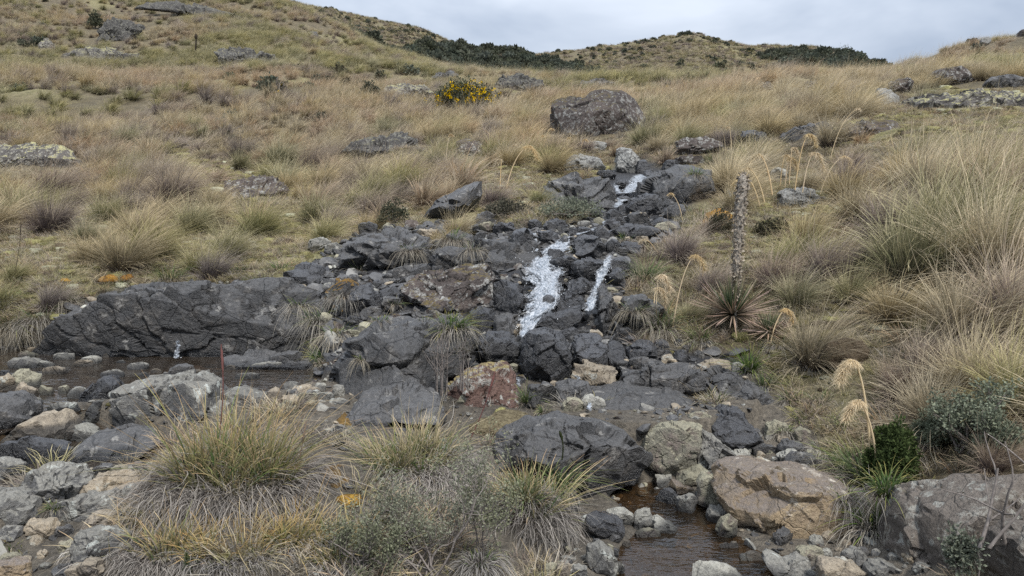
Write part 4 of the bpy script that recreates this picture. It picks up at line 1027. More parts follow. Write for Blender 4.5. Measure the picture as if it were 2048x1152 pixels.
# ------------------------------------------------------------------ plants: blades
def blades(r, n, r0=.06, L=(.3, .6), tilt=(20, 14), grav=(.1, .4), wind=(.10, .0), width=.004, segs=4, curl=0.0, z0=0.0, az=None, taper=.7, kind=0.0, squash=1.0, outk=.5, locks=0):
    a = r.uniform(0, 2 * math.pi, n) if az is None else r.normal(az[0], az[1], n)
    rr = r0 * np.sqrt(r.random(n))
    lk = None
    if locks:                      # blades hang together in locks
        lk = r.integers(0, locks, n)
        a = (r.uniform(0, 2 * math.pi, locks))[lk] + r.normal(0, .10, n); rr = (r0 * np.sqrt(r.random(locks)))[lk] * r.uniform(.85, 1.15, n)
    b = np.stack([rr * np.cos(a), rr * np.sin(a) * squash, np.full(n, z0) - .02], -1)
    if locks:
        tl = np.radians(np.abs(r.normal(tilt[0], tilt[1], locks)[lk] + r.normal(0, 2.5, n)) * (.45 + .55 * rr / max(r0, 1e-6)))
        a2 = a + r.normal(0, .35, locks)[lk] + r.normal(0, .06, n)
    else:
        tl = np.radians(np.abs(r.normal(tilt[0], tilt[1], n)) * (.45 + .55 * rr / max(r0, 1e-6)))
        a2 = a + r.normal(0, .35, n)
    d = np.stack([np.sin(tl) * np.cos(a2), np.sin(tl) * np.sin(a2), np.cos(tl)], -1)
    ln = r.uniform(L[0], L[1], n)
    g = r.uniform(grav[0], grav[1], n)
    if locks: ln = r.uniform(L[0], L[1], locks)[lk] * r.uniform(.8, 1.1, n); g = r.uniform(grav[0], grav[1], locks)[lk] * r.uniform(.85, 1.15, n)
    wd = np.stack([r.normal(wind[0], abs(wind[0]) * .5 + .02, n), r.normal(wind[1], abs(wind[1]) * .5 + .02, n), np.zeros(n)], -1)
    outw = np.stack([np.cos(a2), np.sin(a2), np.zeros(n)], -1)
    t = np.linspace(0, 1, segs + 1)[None, :, None]
    P = b[:, None] + d[:, None] * ln[:, None, None] * t + (outw * (g * outk)[:, None] + wd)[:, None] * ln[:, None, None] * t ** 2
    P[..., 2] -= (g * ln)[:, None] * t[..., 0] ** 2
    if curl:
        ph = r.uniform(0, 6.28, (n, 1)); fr = r.uniform(3, 7, (n, 1)); am = r.uniform(.2, 1, (n, 1)) * curl * ln[:, None]
        tt = t[..., 0]
        sd = np.stack([-np.sin(a2), np.cos(a2)], -1)
        P[..., 0] += am * np.sin(ph + fr * tt) * tt * sd[:, :1]; P[..., 1] += am * np.sin(ph + fr * tt) * tt * sd[:, 1:]
        P[..., 2] += am * np.cos(ph + fr * tt) * tt * .6
    th = r.uniform(0, math.pi, n)
    side = np.stack([np.cos(th), np.sin(th), r.normal(0, .25, n)], -1)
    w = width * r.uniform(.6, 1.3, n)
    wt = np.maximum((1 - t[..., 0]) ** taper, .12) * np.minimum(1, .55 + t[..., 0] * 3)
    off = side[:, None] * (w[:, None] * wt)[..., None] * .5
    V = np.stack([P - off, P + off], 2).reshape(-1, 3)
    base = (np.arange(n) * (segs + 1) * 2)[:, None] + (np.arange(segs) * 2)[None]
    base = base.ravel()
    Fc = np.stack([base, base + 1, base + 3, base + 2], -1)
    C = np.zeros((n, segs + 1, 2, 4)); C[..., 0] = t[..., 0][..., None]; C[..., 1] = (r.random(n) if not locks else np.clip(r.random(locks)[lk] * .8 + r.random(n) * .2, 0, 1))[:, None, None]; C[..., 2] = kind; C[..., 3] = 1
    return V, Fc, C.reshape(-1, 4)


def join(parts):
    Vs, Fs, Cs = [], [], []; o = 0
    for V, Fc, C in parts:
        Vs.append(V); Fs.append(Fc + o); Cs.append(C); o += len(V)
    return np.concatenate(Vs), np.concatenate(Fs), np.concatenate(Cs)


def grass_material(name, base, mid, tip, alt_mid, alt_tip, trans=.25, spread=.30):
    k = NM(name)
    a = k.attr('bc').outputs['Color']; sp = k.n('SeparateColor', Color=a)
    t, r = sp.outputs[0], sp.outputs[1]
    oi = k.n('ObjectInfo').outputs['Random']
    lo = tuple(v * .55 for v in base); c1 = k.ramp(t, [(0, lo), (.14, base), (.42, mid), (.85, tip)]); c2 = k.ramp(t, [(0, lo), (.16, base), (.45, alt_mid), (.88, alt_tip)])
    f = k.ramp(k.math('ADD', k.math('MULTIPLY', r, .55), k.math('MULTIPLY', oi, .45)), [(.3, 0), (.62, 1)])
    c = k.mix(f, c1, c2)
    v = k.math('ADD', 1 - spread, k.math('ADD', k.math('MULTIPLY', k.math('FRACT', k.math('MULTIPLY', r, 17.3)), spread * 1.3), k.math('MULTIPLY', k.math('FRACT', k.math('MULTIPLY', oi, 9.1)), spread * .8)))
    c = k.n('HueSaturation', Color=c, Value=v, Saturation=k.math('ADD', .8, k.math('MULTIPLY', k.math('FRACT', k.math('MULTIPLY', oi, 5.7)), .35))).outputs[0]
    df = k.n('BsdfDiffuse', Color=c).outputs[0]; tr = k.n('BsdfTranslucent', Color=c).outputs[0]
    m = k.n('MixShader'); m.inputs[0].default_value = trans
    k.t.links.new(df, m.inputs[1]); k.t.links.new(tr, m.inputs[2])
    return k.finish(m.outputs[0])


GM = {
    'straw': grass_material('straw_grass', (.11, .085, .065), (.34, .275, .165), (.62, .52, .34), (.26, .22, .13), (.54, .43, .27)),
    'olive': grass_material('olive_grass', (.09, .08, .05), (.23, .215, .105), (.54, .47, .28), (.18, .18, .085), (.46, .40, .22)),
    'purple': grass_material('grey_purple_grass', (.08, .062, .06), (.26, .205, .165), (.52, .43, .315), (.19, .155, .145), (.44, .37, .285)),
    'russet': grass_material('russet_grass', (.11, .075, .055), (.34, .235, .155), (.60, .45, .30), (.29, .22, .14), (.56, .46, .32)),
    'green': grass_material('green_sedge_leaf', (.06, .075, .03), (.09, .14, .045), (.24, .26, .10), (.07, .12, .05), (.36, .31, .13), .2, .25),
    'dead': grass_material('dead_sedge_leaf', (.14, .115, .09), (.33, .29, .22), (.44, .39, .30), (.26, .235, .20), (.38, .35, .29), .15, .45),
    'grey_dead': grass_material('grey_dead_leaf', (.12, .105, .095), (.29, .27, .24), (.40, .37, .335), (.20, .18, .165), (.36, .33, .29), .12, .5),
    'gold': grass_material('golden_sedge_leaf', (.11, .10, .05), (.27, .235, .115), (.56, .44, .25), (.19, .19, .085), (.50, .33, .17), .2, .3),
    'plume': grass_material('cream_plume', (.50, .40, .22), (.62, .50, .31), (.72, .60, .40), (.55, .42, .25), (.66, .52, .33), .35, .25),
    'moss_green': grass_material('bright_cushion_plant', (.04, .06, .02), (.08, .14, .035), (.12, .20, .05), (.07, .11, .03), (.16, .21, .07), .15, .25),
}


def ichu(r, size=1.0, n=520, segs=4, width=.0042, wind=(.22, .02)):
    q = max(1, n // 430)
    a = blades(r, int(n * .48), .10 * size, (.46 * size, .80 * size), (15, 10), (.16, .55), wind, width, segs, locks=26 * q, outk=.7)
    b = blades(r, int(n * .36), .12 * size, (.32 * size, .66 * size), (38, 14), (.28, .75), wind, width, segs, curl=.02, locks=24 * q, outk=.6)
    c = blades(r, int(n * .10), .13 * size, (.18 * size, .42 * size), (70, 12), (.35, .70), wind, width, segs, curl=.05, locks=12 * q)
    e = blades(r, int(n * .06), .10 * size, (.60 * size, .98 * size), (14, 9), (.05, .35), wind, width * .8, segs)
    return join([a, b, c, e])


_pr = np.random.default_rng(99)
ICHU = {}
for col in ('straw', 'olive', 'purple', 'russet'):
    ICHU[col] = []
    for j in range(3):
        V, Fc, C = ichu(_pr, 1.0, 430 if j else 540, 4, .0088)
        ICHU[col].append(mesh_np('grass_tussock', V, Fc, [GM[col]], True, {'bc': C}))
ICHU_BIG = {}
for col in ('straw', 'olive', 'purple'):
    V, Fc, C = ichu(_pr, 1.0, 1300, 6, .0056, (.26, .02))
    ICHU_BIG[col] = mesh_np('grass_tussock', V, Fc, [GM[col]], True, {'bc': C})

# ---- where tussocks stand
tr_ = np.random.default_rng(4242)
COLW = {'straw': 'straw coloured', 'olive': 'olive green', 'purple': 'greyish purple', 'russet': 'reddish tan'}
TUSS = []       # x, y, size, colour, big

hand = [  # px, py of the foot, height in px, colour
    (1900, 500, 230, 'olive'), (1830, 560, 230, 'olive'), (1990, 560, 240, 'straw'), (1655, 560, 130, 'purple'), (1600, 535, 110, 'olive'), (1590, 610, 95, 'olive'),
    (1700, 600, 90, 'olive'), (1790, 640, 110, 'straw'), (1940, 680, 200, 'straw'), (2035, 650, 210, 'purple'), (1860, 760, 150, 'purple'), (1960, 800, 190, 'straw'),
    (1800, 790, 110, 'purple'), (2040, 820, 190, 'olive'), (1880, 860, 170, 'straw'), (1360, 520, 95, 'purple'), (1420, 585, 90, 'purple'), (1545, 575, 110, 'purple'),
    (1380, 640, 60, 'olive'), (1770, 470, 130, 'purple'), (1720, 440, 110, 'straw'), (1850, 400, 150, 'straw'), (1960, 400, 170, 'straw'), (2040, 430, 180, 'russet'),
    (210, 445, 80, 'olive'), (385, 470, 100, 'olive'), (110, 400, 100, 'purple'), (170, 480, 60, 'olive'), (50, 440, 100, 'olive'), (270, 415, 90, 'purple'), (345, 410, 110, 'purple'),
    (430, 415, 60, 'straw'), (508, 450, 70, 'russet'), (285, 460, 60, 'purple'), (215, 500, 50, 'olive'), (620, 345, 70, 'purple'), (560, 330, 75, 'olive'), (480, 320, 70, 'purple'),
    (745, 395, 80, 'olive'), (800, 410, 70, 'purple'), (600, 400, 50, 'straw'), (700, 380, 60, 'purple'), (740, 465, 60, 'straw'), (985, 415, 75, 'purple'), (1075, 410, 50, 'olive'),
    (915, 475, 70, 'straw'), (880, 490, 45, 'straw'), (1290, 290, 70, 'olive'), (1330, 280, 60, 'straw'), (1420, 470, 60, 'purple'), (1660, 290, 80, 'straw'), (1700, 340, 60, 'purple'),
    (1500, 330, 70, 'olive'), (1440, 360, 50, 'olive'), (1380, 400, 55, 'purple'), (1620, 380, 60, 'straw'), (1690, 400, 90, 'straw'), (1990, 940, 110, 'purple'), (30, 560, 60, 'olive'),
]
for px, py, hp, col in hand:
    q, d = hit(px, py)
    TUSS.append([q[0], q[1], hp * d / F / .62, col, True])

# scatter the rest over the slopes: poisson like, size by place
def scatter_pts(n, y0, y1, power, umax=.95):
    v = tr_.random(n)
    y = (y0 ** power + (y1 ** power - y0 ** power) * v) ** (1 / power)
    x = tr_.uniform(-umax, umax, n) * (y + 2)
    return x, y


def allowed(x, y, dens_bank=.12, r=.18):
    z = height(x, y); px, py, t = proj(np.stack([x, y, z], -1))
    ok = ~in_poly(px, py, Z_STREAM)
    u = tr_.random(len(x))
    for poly, dn in ((Z_LEDGE, .10), (Z_BANK, dens_bank), (Z_STRIP, .06), (Z_SHELF, .15), (Z_RBANK, .12), (Z_SLAB, .1)):
        ok &= ~(in_poly(px, py, poly) & (u > dn))
    ok &= ~((y < 2.4) & (np.abs(x) < 2.5)) & (y > 1.0)
    for fx, fy, fw, ft, fz in FOOT:
        ok &= ((x - fx) / (fw + r)) ** 2 + ((y - fy) / (ft + r)) ** 2 > 1
    for xy in pool_xy:
        ok &= ~(in_poly(x, y, xy) | (poly_dist(x, y, xy) < .15))
    return ok, px, py, t


x, y = scatter_pts(16000, 3.0, 24, 1.9)
ok, px, py, t = allowed(x, y)
x, y, px, py, t = x[ok], y[ok], px[ok], py[ok], t[ok]
cell = {}
for q in TUSS:
    cell.setdefault((int(q[0] / .8), int(q[1] / .8)), []).append(q)
RB = []
for o_ in ROCKS:
    if o_.name.startswith('stone') or (o_.name.startswith('rock_outcrop') and o_.location[1] > 24): continue
    n_ = len(o_.data.vertices); b_ = np.empty(n_ * 3, np.float32); o_.data.vertices.foreach_get('co', b_)
    qx, qy, qt = proj(b_.reshape(-1, 3) + np.array(o_.location))
    RB.append((qx.min(), qx.max(), qy.min(), qy.max(), qt.min()))
RB = np.array(RB + [(1462, 1512, 350, 600, 6.3), (1380, 1560, 590, 690, 6.0), (860, 995, 180, 225, 27), (1500, 1640, 290, 385, 9.5)])


def hides(px, py, t, hp):
    ov = (px + .22 * hp > RB[:, 0]) & (px - .22 * hp < RB[:, 1]) & (t < RB[:, 4] + .05) & (py - .75 * hp < RB[:, 3] - .35 * (RB[:, 3] - RB[:, 2])) & (py > RB[:, 2])
    return bool(ov.any())


nz = fbm(np.stack([x / 2.2, y / 2.2, 0 * x], -1), 12, 3); cz = fbm(np.stack([x / 3.0, y / 3.0, 0 * x + 5], -1), 22, 3)
for i in range(len(x)):
    right = px[i] > 1350
    sz = (.95 if right else .88) * tr_.uniform(.75, 1.25) * (1 + .18 * nz[i]) * (1.12 if px[i] > 1650 and py[i] > 230 else 1.0)
    gap = (.36 if nz[i] > -.3 else .50) * (.92 if right else 1.0)
    if hides(px[i], py[i], t[i], sz * .62 * F / t[i]): continue
    ci, cj = int(x[i] / .8), int(y[i] / .8)
    if any((x[i] - q[0]) ** 2 + (y[i] - q[1]) ** 2 < (gap * (.5 + sz * .75) * (1.3 if q[4] else 1)) ** 2 for a in (-1, 0, 1) for b in (-1, 0, 1) for q in cell.get((ci + a, cj + b), ())):
        continue
    c = cz[i] + tr_.normal(0, .35)
    if right: col = 'straw' if c > -.28 else ('purple' if c > -.5 else 'olive')
    else: col = 'olive' if c > .28 else ('purple' if c > -.2 else ('straw' if c > -.5 else 'russet'))
    if (y[i] > 12) and px[i] < 1350 and tr_.random() < .45: col = 'russet' if tr_.random() < .4 else 'straw'
    q = [x[i], y[i], sz, col, False]
    TUSS.append(q); cell.setdefault((ci, cj), []).append(q)

P = np.array([[q[0], q[1]] for q in TUSS]); Zt = height(P[:, 0], P[:, 1])
tpx, tpy, tt = proj(np.c_[P, Zt])
vis = (tpx > -60) & (tpx < 2108) & (tpy < 1250) & (tt > .5)
app = np.array([q[2] for q in TUSS]) / tt * vis
order = np.argsort(-(app + np.array([1.0 if q[4] else 0 for q in TUSS])))
top = order[:290]
rest = order[290:]

LAND = [('the yellow flowered shrub', 920, 225), ('the huge split boulder', 1200, 270), ('the low brown block', 1397, 315), ('the cascade head', 1250, 345), ('the tall spiky flower stalk', 1480, 480), ('the spiky rosette', 1460, 690),
        ('the plume grasses', 1585, 360), ('the rusty lichened rock', 1612, 420), ('the granite boulder', 1900, 980), ('the yellow lichen slab', 1930, 245), ('the paired round boulders', 1785, 210), ('the cliff pool', 250, 700),
        ('the white stone pair', 650, 500), ('the red scabbed rock', 505, 395), ('the left edge rock hump', 50, 330), ('the grey rusty topped dome', 760, 310), ('the rusty capped rock', 940, 310), ('the main white fall', 1080, 560),
        ('the big orange boulder', 1570, 1020), ('the mossy bank', 330, 500), ('the right picture edge', 2040, 600), ('the dark green bush', 1780, 900),
        ('the big round black boulder', 1090, 710), ('the flat topped boulder', 320, 830), ('the dark middle slab', 780, 730), ('the pale green stone', 1556, 858), ('the oval grey boulder', 1200, 1115), ('the brown topped boulder', 895, 590), ('the pinkish boulder', 222, 970), ('the stepped ledge', 1400, 770), ('the round dark boulder', 1180, 500)]


def rel(px, py):
    best = min(LAND, key=lambda L: (L[1] - px) ** 2 + ((L[2] - py) * 1.6) ** 2)
    dx, dy = px - best[1], py - best[2]
    dist = math.hypot(dx, dy)
    if abs(dx) > abs(dy) * 1.3: w = 'left of' if dx < 0 else 'right of'
    elif dy < 0: w = 'uphill of'
    else: w = 'downhill of'
    far = 'close' if dist < 60 else ('apart' if dist < 160 else 'far')
    return best[0], w, far


def label_all(items, noun):
    """items: (object, px, py, size in px, colour word). A label for each that singles it out where anything does."""
    by = {}
    for it in items:
        o, px, py, s, cw = it
        L, w, far = rel(px, py)
        sw = 'tall' if s > 95 else ('large' if s > 62 else ('midsize' if s > 40 else 'small'))
        by.setdefault((sw, cw, far, w, L), []).append(it)
    for (sw, cw, far, w, L), v in by.items():
        b = f'{sw} {cw} tussock {far} {w} {L}' if noun == 'grass tussock' else f'{sw} {cw} {noun} {far} {w} {L}'
        if len(v) == 1: v[0][0]['label'] = b
        elif len(v) == 2:
            v.sort(key=lambda i: i[1]); v[0][0]['label'] = 'left of two: ' + b; v[1][0]['label'] = 'right of two: ' + b
        elif len(v) == 3:
            v.sort(key=lambda i: i[1])
            for n_, i in zip(('leftmost', 'middle', 'rightmost'), v): i[0]['label'] = f'{n_} of three: ' + b
        else:
            v.sort(key=lambda i: i[2])
            v[-1][0]['label'] = 'nearest of several: ' + b; v[0][0]['label'] = 'farthest of several: ' + b
            v2 = sorted(v[1:-1], key=lambda i: i[1])
            for n_, i in zip(('leftmost', 'rightmost'), (v2[0], v2[-1])): i[0]['label'] = f'{n_} of several: ' + b
            for i in v2[1:-1]: i[0]['label'] = 'one of several: ' + b


items = []
for k_ in top:
    xx, yy, s, col, big = TUSS[k_]
    z = float(Zt[k_])
    if (s / tt[k_] * F > 62) and col in ICHU_BIG: me = ICHU_BIG[col]
    else: me = ICHU[col][int(tr_.integers(0, 3))]
    o = obj('grass_tussock', me, None, (xx, yy, z - .02), 0, (s * tr_.uniform(.9, 1.15), s * tr_.uniform(.9, 1.15), s))
    o.rotation_euler = (tr_.normal(0, .06), tr_.normal(0, .06), tr_.uniform(-.5, .5))
    tag(o, None, 'grass tussock', 'grass tussocks on the slopes')
    items.append((o, tpx[k_], tpy[k_], s / tt[k_] * F * .62, COLW[col]))
label_all(items, 'grass tussock')
label_all([(o, a_, b_, 30 if s_ < 24 else 50, c_) for o, a_, b_, s_, c_ in FILL], 'loose stone')


# ---- instanced masses (kind stuff)
def scatter(name, label, protos, P, rz, scale, pick, tilt=None, group=None):
    """points with attributes + a node group that puts the prototype objects on them"""
    col = bpy.data.collections.new(name + '_sources')
    for o in protos:
        for c in list(o.users_collection): c.objects.unlink(o)
        col.objects.link(o)
    COL.children.link(col)
    me = bpy.data.meshes.new(name)
    me.vertices.add(len(P)); me.vertices.foreach_set('co', np.ascontiguousarray(P, dtype=np.float32).ravel())
    rot = np.zeros((len(P), 3), np.float32); rot[:, 2] = rz
    if tilt is not None: rot[:, :2] = tilt
    a = me.attributes.new('rot', 'FLOAT_VECTOR', 'POINT'); a.data.foreach_set('vector', rot.ravel())
    a = me.attributes.new('sc', 'FLOAT_VECTOR', 'POINT'); sc3 = np.asarray(scale, np.float32)
    if sc3.ndim == 1: sc3 = np.repeat(sc3[:, None], 3, 1)
    a.data.foreach_set('vector', np.ascontiguousarray(sc3).ravel())
    a = me.attributes.new('pick', 'INT', 'POINT'); a.data.foreach_set('value', np.asarray(pick, np.int32))
    ng = bpy.data.node_groups.new(name, 'GeometryNodeTree')
    ng.interface.new_socket('Geometry', in_out='INPUT', socket_type='NodeSocketGeometry'); ng.interface.new_socket('Geometry', in_out='OUTPUT', socket_type='NodeSocketGeometry')
    gi = ng.nodes.new('NodeGroupInput'); go = ng.nodes.new('NodeGroupOutput')
    mp_ = ng.nodes.new('GeometryNodeMeshToPoints'); ins = ng.nodes.new('GeometryNodeInstanceOnPoints'); ci = ng.nodes.new('GeometryNodeCollectionInfo')
    ci.inputs['Collection'].default_value = col; ci.inputs['Separate Children'].default_value = True; ci.inputs['Reset Children'].default_value = True
    ins.inputs['Pick Instance'].default_value = True
    def na(nm, ty):
        n = ng.nodes.new('GeometryNodeInputNamedAttribute'); n.data_type = ty; n.inputs['Name'].default_value = nm; return n.outputs['Attribute']
    ng.links.new(gi.outputs[0], mp_.inputs['Mesh']); ng.links.new(mp_.outputs[0], ins.inputs['Points'])
    ng.links.new(ci.outputs[0], ins.inputs['Instance']); ng.links.new(na('pick', 'INT'), ins.inputs['Instance Index'])
    ng.links.new(na('rot', 'FLOAT_VECTOR'), ins.inputs['Rotation']); ng.links.new(na('sc', 'FLOAT_VECTOR'), ins.inputs['Scale'])
    ng.links.new(ins.outputs[0], go.inputs[0])
    o = obj(name, me); md = o.modifiers.new('scatter', 'NODES'); md.node_group = ng
    return tag(o, label, None, group, 'stuff')


def proto(name, me, loc, label, cat, scale=1.0, group=None):
    return tag(obj(name, me, None, loc, 0, scale), label, cat, group)


# prototypes stand on real spots of their own
def spot(px, py):
    q, d = hit(px, py); return (q[0], q[1], q[2] - .02)


mid_p = []
midspots = [(170, 300), (330, 250), (560, 280), (700, 250), (820, 330), (450, 240), (1020, 260), (1080, 240), (1430, 240), (1560, 230), (1360, 215), (1720, 290)]
j = 0
for col in ('olive', 'purple', 'straw', 'russet'):
    for i in range(3):
        me = ICHU[col][i]
        mid_p.append(proto('grass_tussock', me, spot(*midspots[j]), 'x', 'grass tussock', .55, 'grass tussocks on the slopes')); j += 1
label_all([(o, s[0], s[1], 30, COLW[c]) for o, s, c in zip(mid_p, midspots, [c for c in ('olive', 'purple', 'straw', 'russet') for _ in range(3)])], 'ichu grass clump')
order_names = sorted(range(len(mid_p)), key=lambda i: mid_p[i].name)      # collection info picks by name
pick_of = {}
names_sorted = sorted([o.name for o in mid_p]); idx_of = {o.name: names_sorted.index(o.name) for o in mid_p}
PICK = {c: [idx_of[mid_p[k].name] for k in range(4 * 3) if k // 3 == ci] for ci, c in enumerate(('olive', 'purple', 'straw', 'russet'))}

x2, y2 = scatter_pts(36000, 22, 150, 1.55, .98)
ok, px, py, t = allowed(x2, y2, 1, .3)
x2, y2, px, py, t = x2[ok], y2[ok], px[ok], py[ok], t[ok]
hp_ = .6 * F / t; hid = np.zeros(len(x2), bool)
for b_ in RB:
    hid |= (px + .15 * hp_ > b_[0]) & (px - .15 * hp_ < b_[1]) & (t < b_[4] + .1) & (py - .75 * hp_ < b_[3] - .3 * (b_[3] - b_[2])) & (py > b_[2])
x2, y2, px, py, t = x2[~hid], y2[~hid], px[~hid], py[~hid], t[~hid]
cz = fbm(np.stack([x2 / 9, y2 / 9, 0 * x2], -1), 33, 3) + tr_.normal(0, .3, len(x2)); nz = fbm(np.stack([x2 / 6, y2 / 6, 0 * x2], -1), 43, 3)
keep = tr_.random(len(x2)) < np.clip(.85 + nz * .8, .45, 1)
x2, y2, cz, nz = x2[keep], y2[keep], cz[keep], nz[keep]
cz = cz + np.clip((y2 - 35) / 60, 0, .35); c2 = np.where(cz > .28, 0, np.where(cz > -.02, 1, np.where(cz > -.5, 2, 3)))  # distant clumps turn olive and purple: haze painted by the colour choice
X = [TUSS[i][0] for i in rest]; Y = [TUSS[i][1] for i in rest]; S = [TUSS[i][2] for i in rest]
Cc = [('olive', 'purple', 'straw', 'russet').index(TUSS[i][3]) for i in rest]
X = np.r_[X, x2]; Y = np.r_[Y, y2]; S = np.r_[S, tr_.uniform(.7, 1.25, len(x2)) * (1 + .2 * nz)]; Cc = np.r_[np.array(Cc, int), c2].astype(int)
pk = np.array([PICK[('olive', 'purple', 'straw', 'russet')[c]][k] for c, k in zip(Cc, tr_.integers(0, 3, len(Cc)))])
tl = tr_.normal(0, .08, (len(X), 2))
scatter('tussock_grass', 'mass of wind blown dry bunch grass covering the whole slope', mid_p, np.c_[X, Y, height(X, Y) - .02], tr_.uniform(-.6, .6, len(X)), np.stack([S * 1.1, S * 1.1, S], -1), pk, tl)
print('tussocks', len(TUSS), 'far', len(x2))

# ------------------------------------------------------------------ low growth: short grass, moss cushions, heath shrubs, gravel
def short_tuft(r, n, L, width):
    a = blades(r, n, .05, L, (34, 18), (.2, .6), (.05, .0), width, 3, curl=.08)
    return a


def cushion(r, seed, flat=.45):
    V, T = ico(3)
    V = V * (1 + .28 * fbm(V * 1.6 + seed, seed, 3)[:, None] + .07 * fbm(V * 6 + seed, seed + 4, 3)[:, None])
    V = V * np.array([1, 1, flat]); V[:, 2] = np.maximum(V[:, 2], -.15)
    return V, T


def moss_material(name, a, b, c_, sc_=1.0):
    k = NM(name)
    p = k.n('TexCoord').outputs['Object']; oi = k.n('ObjectInfo').outputs['Random']
    n_ = k.noise(p, 14 * sc_, 5, .7); n2 = k.noise(p, 60 * sc_, 3, .75)
    c = k.mix(k.ramp(n_, [(.35, 0), (.62, 1)]), a, b)
    c = k.mix(k.ramp(n2, [(.45, 0), (.75, .7)]), c, c_)
    c = k.mix(k.ramp(n2, [(.25, .8), (.45, 0)]), c, tuple(x * .3 for x in a))
    c = k.n('HueSaturation', Color=c, Value=k.math('ADD', .7, k.math('MULTIPLY', oi, .6)), Hue=k.math('ADD', .485, k.math('MULTIPLY', oi, .03))).outputs[0]
    b_ = k.n('BsdfPrincipled', Base__Color=c, Roughness=.95, Normal=k.bump(k.math('ADD', n_, k.math('MULTIPLY', n2, .6)), 1.0, .03))
    b_.inputs['Specular IOR Level'].default_value = .1
    return k.finish(b_.outputs[0])


MM = {'yellow': moss_material('yellow_green_moss', (.13, .115, .05), (.23, .205, .09), (.34, .31, .165)),
      'olive': moss_material('olive_brown_moss', (.075, .07, .03), (.15, .13, .055), (.24, .22, .12)),
      'pale': moss_material('pale_lichen', (.25, .245, .17), (.38, .37, .26), (.5, .49, .38)),
      'rust': moss_material('rust_moss', (.13, .06, .02), (.30, .15, .03), (.40, .25, .06)),
      'brown': moss_material('brown_litter_hummock', (.06, .045, .03), (.12, .095, .06), (.2, .165, .11))}

er = np.random.default_rng(808)
low = []
lowspec = [('straw', (.07, .17), (420, 545)), ('olive', (.06, .15), (500, 520)), ('green', (.05, .12), (330, 520)), ('purple', (.08, .2), (560, 500)), ('dead', (.07, .16), (1560, 480)), ('russet', (.08, .18), (1600, 500))]
for col, L, sp_ in lowspec:
    V, Fc, C = short_tuft(er, 70, L, .0042)
    low.append(proto('short_grass_tuft', mesh_np('short_grass_tuft', V, Fc, [GM[col]], True, {'bc': C}), spot(*sp_), f'tiny tuft of {COLW.get(col, dict(green="fresh green", dead="bleached").get(col))} short grass on the mossy bank', 'grass tuft', 1.0))
lown = sorted(o.name for o in low); LI = {c[0]: lown.index(o.name) for c, o in zip(lowspec, low)}
x3, y3 = scatter_pts(60000, 2.6, 20, 1.5, .8)
z3 = height(x3, y3); px, py, t = proj(np.c_[x3, y3, z3])
grow = ~in_poly(px, py, Z_STREAM)
bank = in_poly(px, py, Z_BANK) | in_poly(px, py, Z_SHELF) | in_poly(px, py, Z_RBANK) | in_poly(px, py, Z_STRIP)
sn = fbm(np.stack([x3 / .5, y3 / .5, 0 * x3], -1), 5, 3)
rockg = (~grow) & (sn > .30) & (py > 745)
ok = (grow & (er.random(len(x3)) < np.where(bank, .95, .5))) | (rockg & (er.random(len(x3)) < .35))
for fx, fy, fw, ft, fz in FOOT:
    ok &= ((x3 - fx) / (fw * .95)) ** 2 + ((y3 - fy) / (ft * .95)) ** 2 > 1
for xy in pool_xy: ok &= ~in_poly(x3, y3, xy)
x3, y3, z3, px, bank = x3[ok], y3[ok], z3[ok], px[ok], bank[ok]
cc = er.choice(['straw', 'olive', 'green', 'purple', 'dead', 'russet'], len(x3), p=[.22, .25, .08, .15, .2, .1])
pk = np.array([LI[c] for c in cc])
scatter('short_grass', 'short dry grass and herbs between the tussocks and stones', low, np.c_[x3, y3, z3 - .01], er.uniform(0, 6.28, len(x3)), er.uniform(.5, 1.25, len(x3)) * np.where(bank, .95, 1.25), pk, er.normal(0, .15, (len(x3), 2)))

# moss cushions
cus = []
for j, (mt, sp_, lab) in enumerate([('yellow', (470, 530), 'yellow green moss cushion at the cliff top'), ('olive', (410, 548), 'olive brown moss cushion above the cliff'), ('pale', (545, 370), 'pale lichen cushion on the rocky strip'), ('brown', (600, 470), 'brown peaty hummock on the mossy bank'),
                                    ('yellow', (1585, 470), 'yellow moss cushion right of the tall flower stalk'), ('olive', (1610, 700), 'olive moss cushion low on the right bank')]):
    V, T = cushion(er, 10 + j * 3)
    cus.append(proto('moss_cushion', mesh_np('moss_cushion', V * .09, T, [MM[mt]], True), spot(*sp_), lab, 'moss cushion'))
cn = sorted(o.name for o in cus); CI = [cn.index(o.name) for o in cus]
x4, y4 = scatter_pts(26000, 2.6, 24, .8, .85)
z4_ = height(x4, y4); zm = zone_masks(x4, y4, z4_)[:, 1]; px, py, t = proj(np.c_[x4, y4, z4_])
ok = (er.random(len(x4)) < np.clip(zm * 1.1, 0, .9)) & ~in_poly(px, py, Z_STREAM) | (er.random(len(x4)) < .06) & (py > 560)
for fx, fy, fw, ft, fz in FOOT: ok &= ((x4 - fx) / fw) ** 2 + ((y4 - fy) / ft) ** 2 > 1
for xy in pool_xy: ok &= ~in_poly(x4, y4, xy)
x4, y4, z4_, t = x4[ok], y4[ok], z4_[ok], t[ok]
ch = er.choice(6, len(x4), p=[.24, .24, .10, .14, .14, .14]); pk = np.array(CI)[ch]
s4 = er.uniform(.35, 1.3, len(x4)) * np.where(t < 5.5, .5, 1) * np.clip(t / 14, .6, 1.3)
scatter('moss', 'cushions of yellow green moss and pale lichen over the ground', cus, np.c_[x4, y4, z4_ - .01], er.uniform(0, 6.28, len(x4)), np.stack([s4 * er.uniform(.8, 1.6, len(x4)), s4, s4 * er.uniform(.9, 1.7, len(x4))], -1), pk)
print('low', len(x3), 'moss', len(x4))

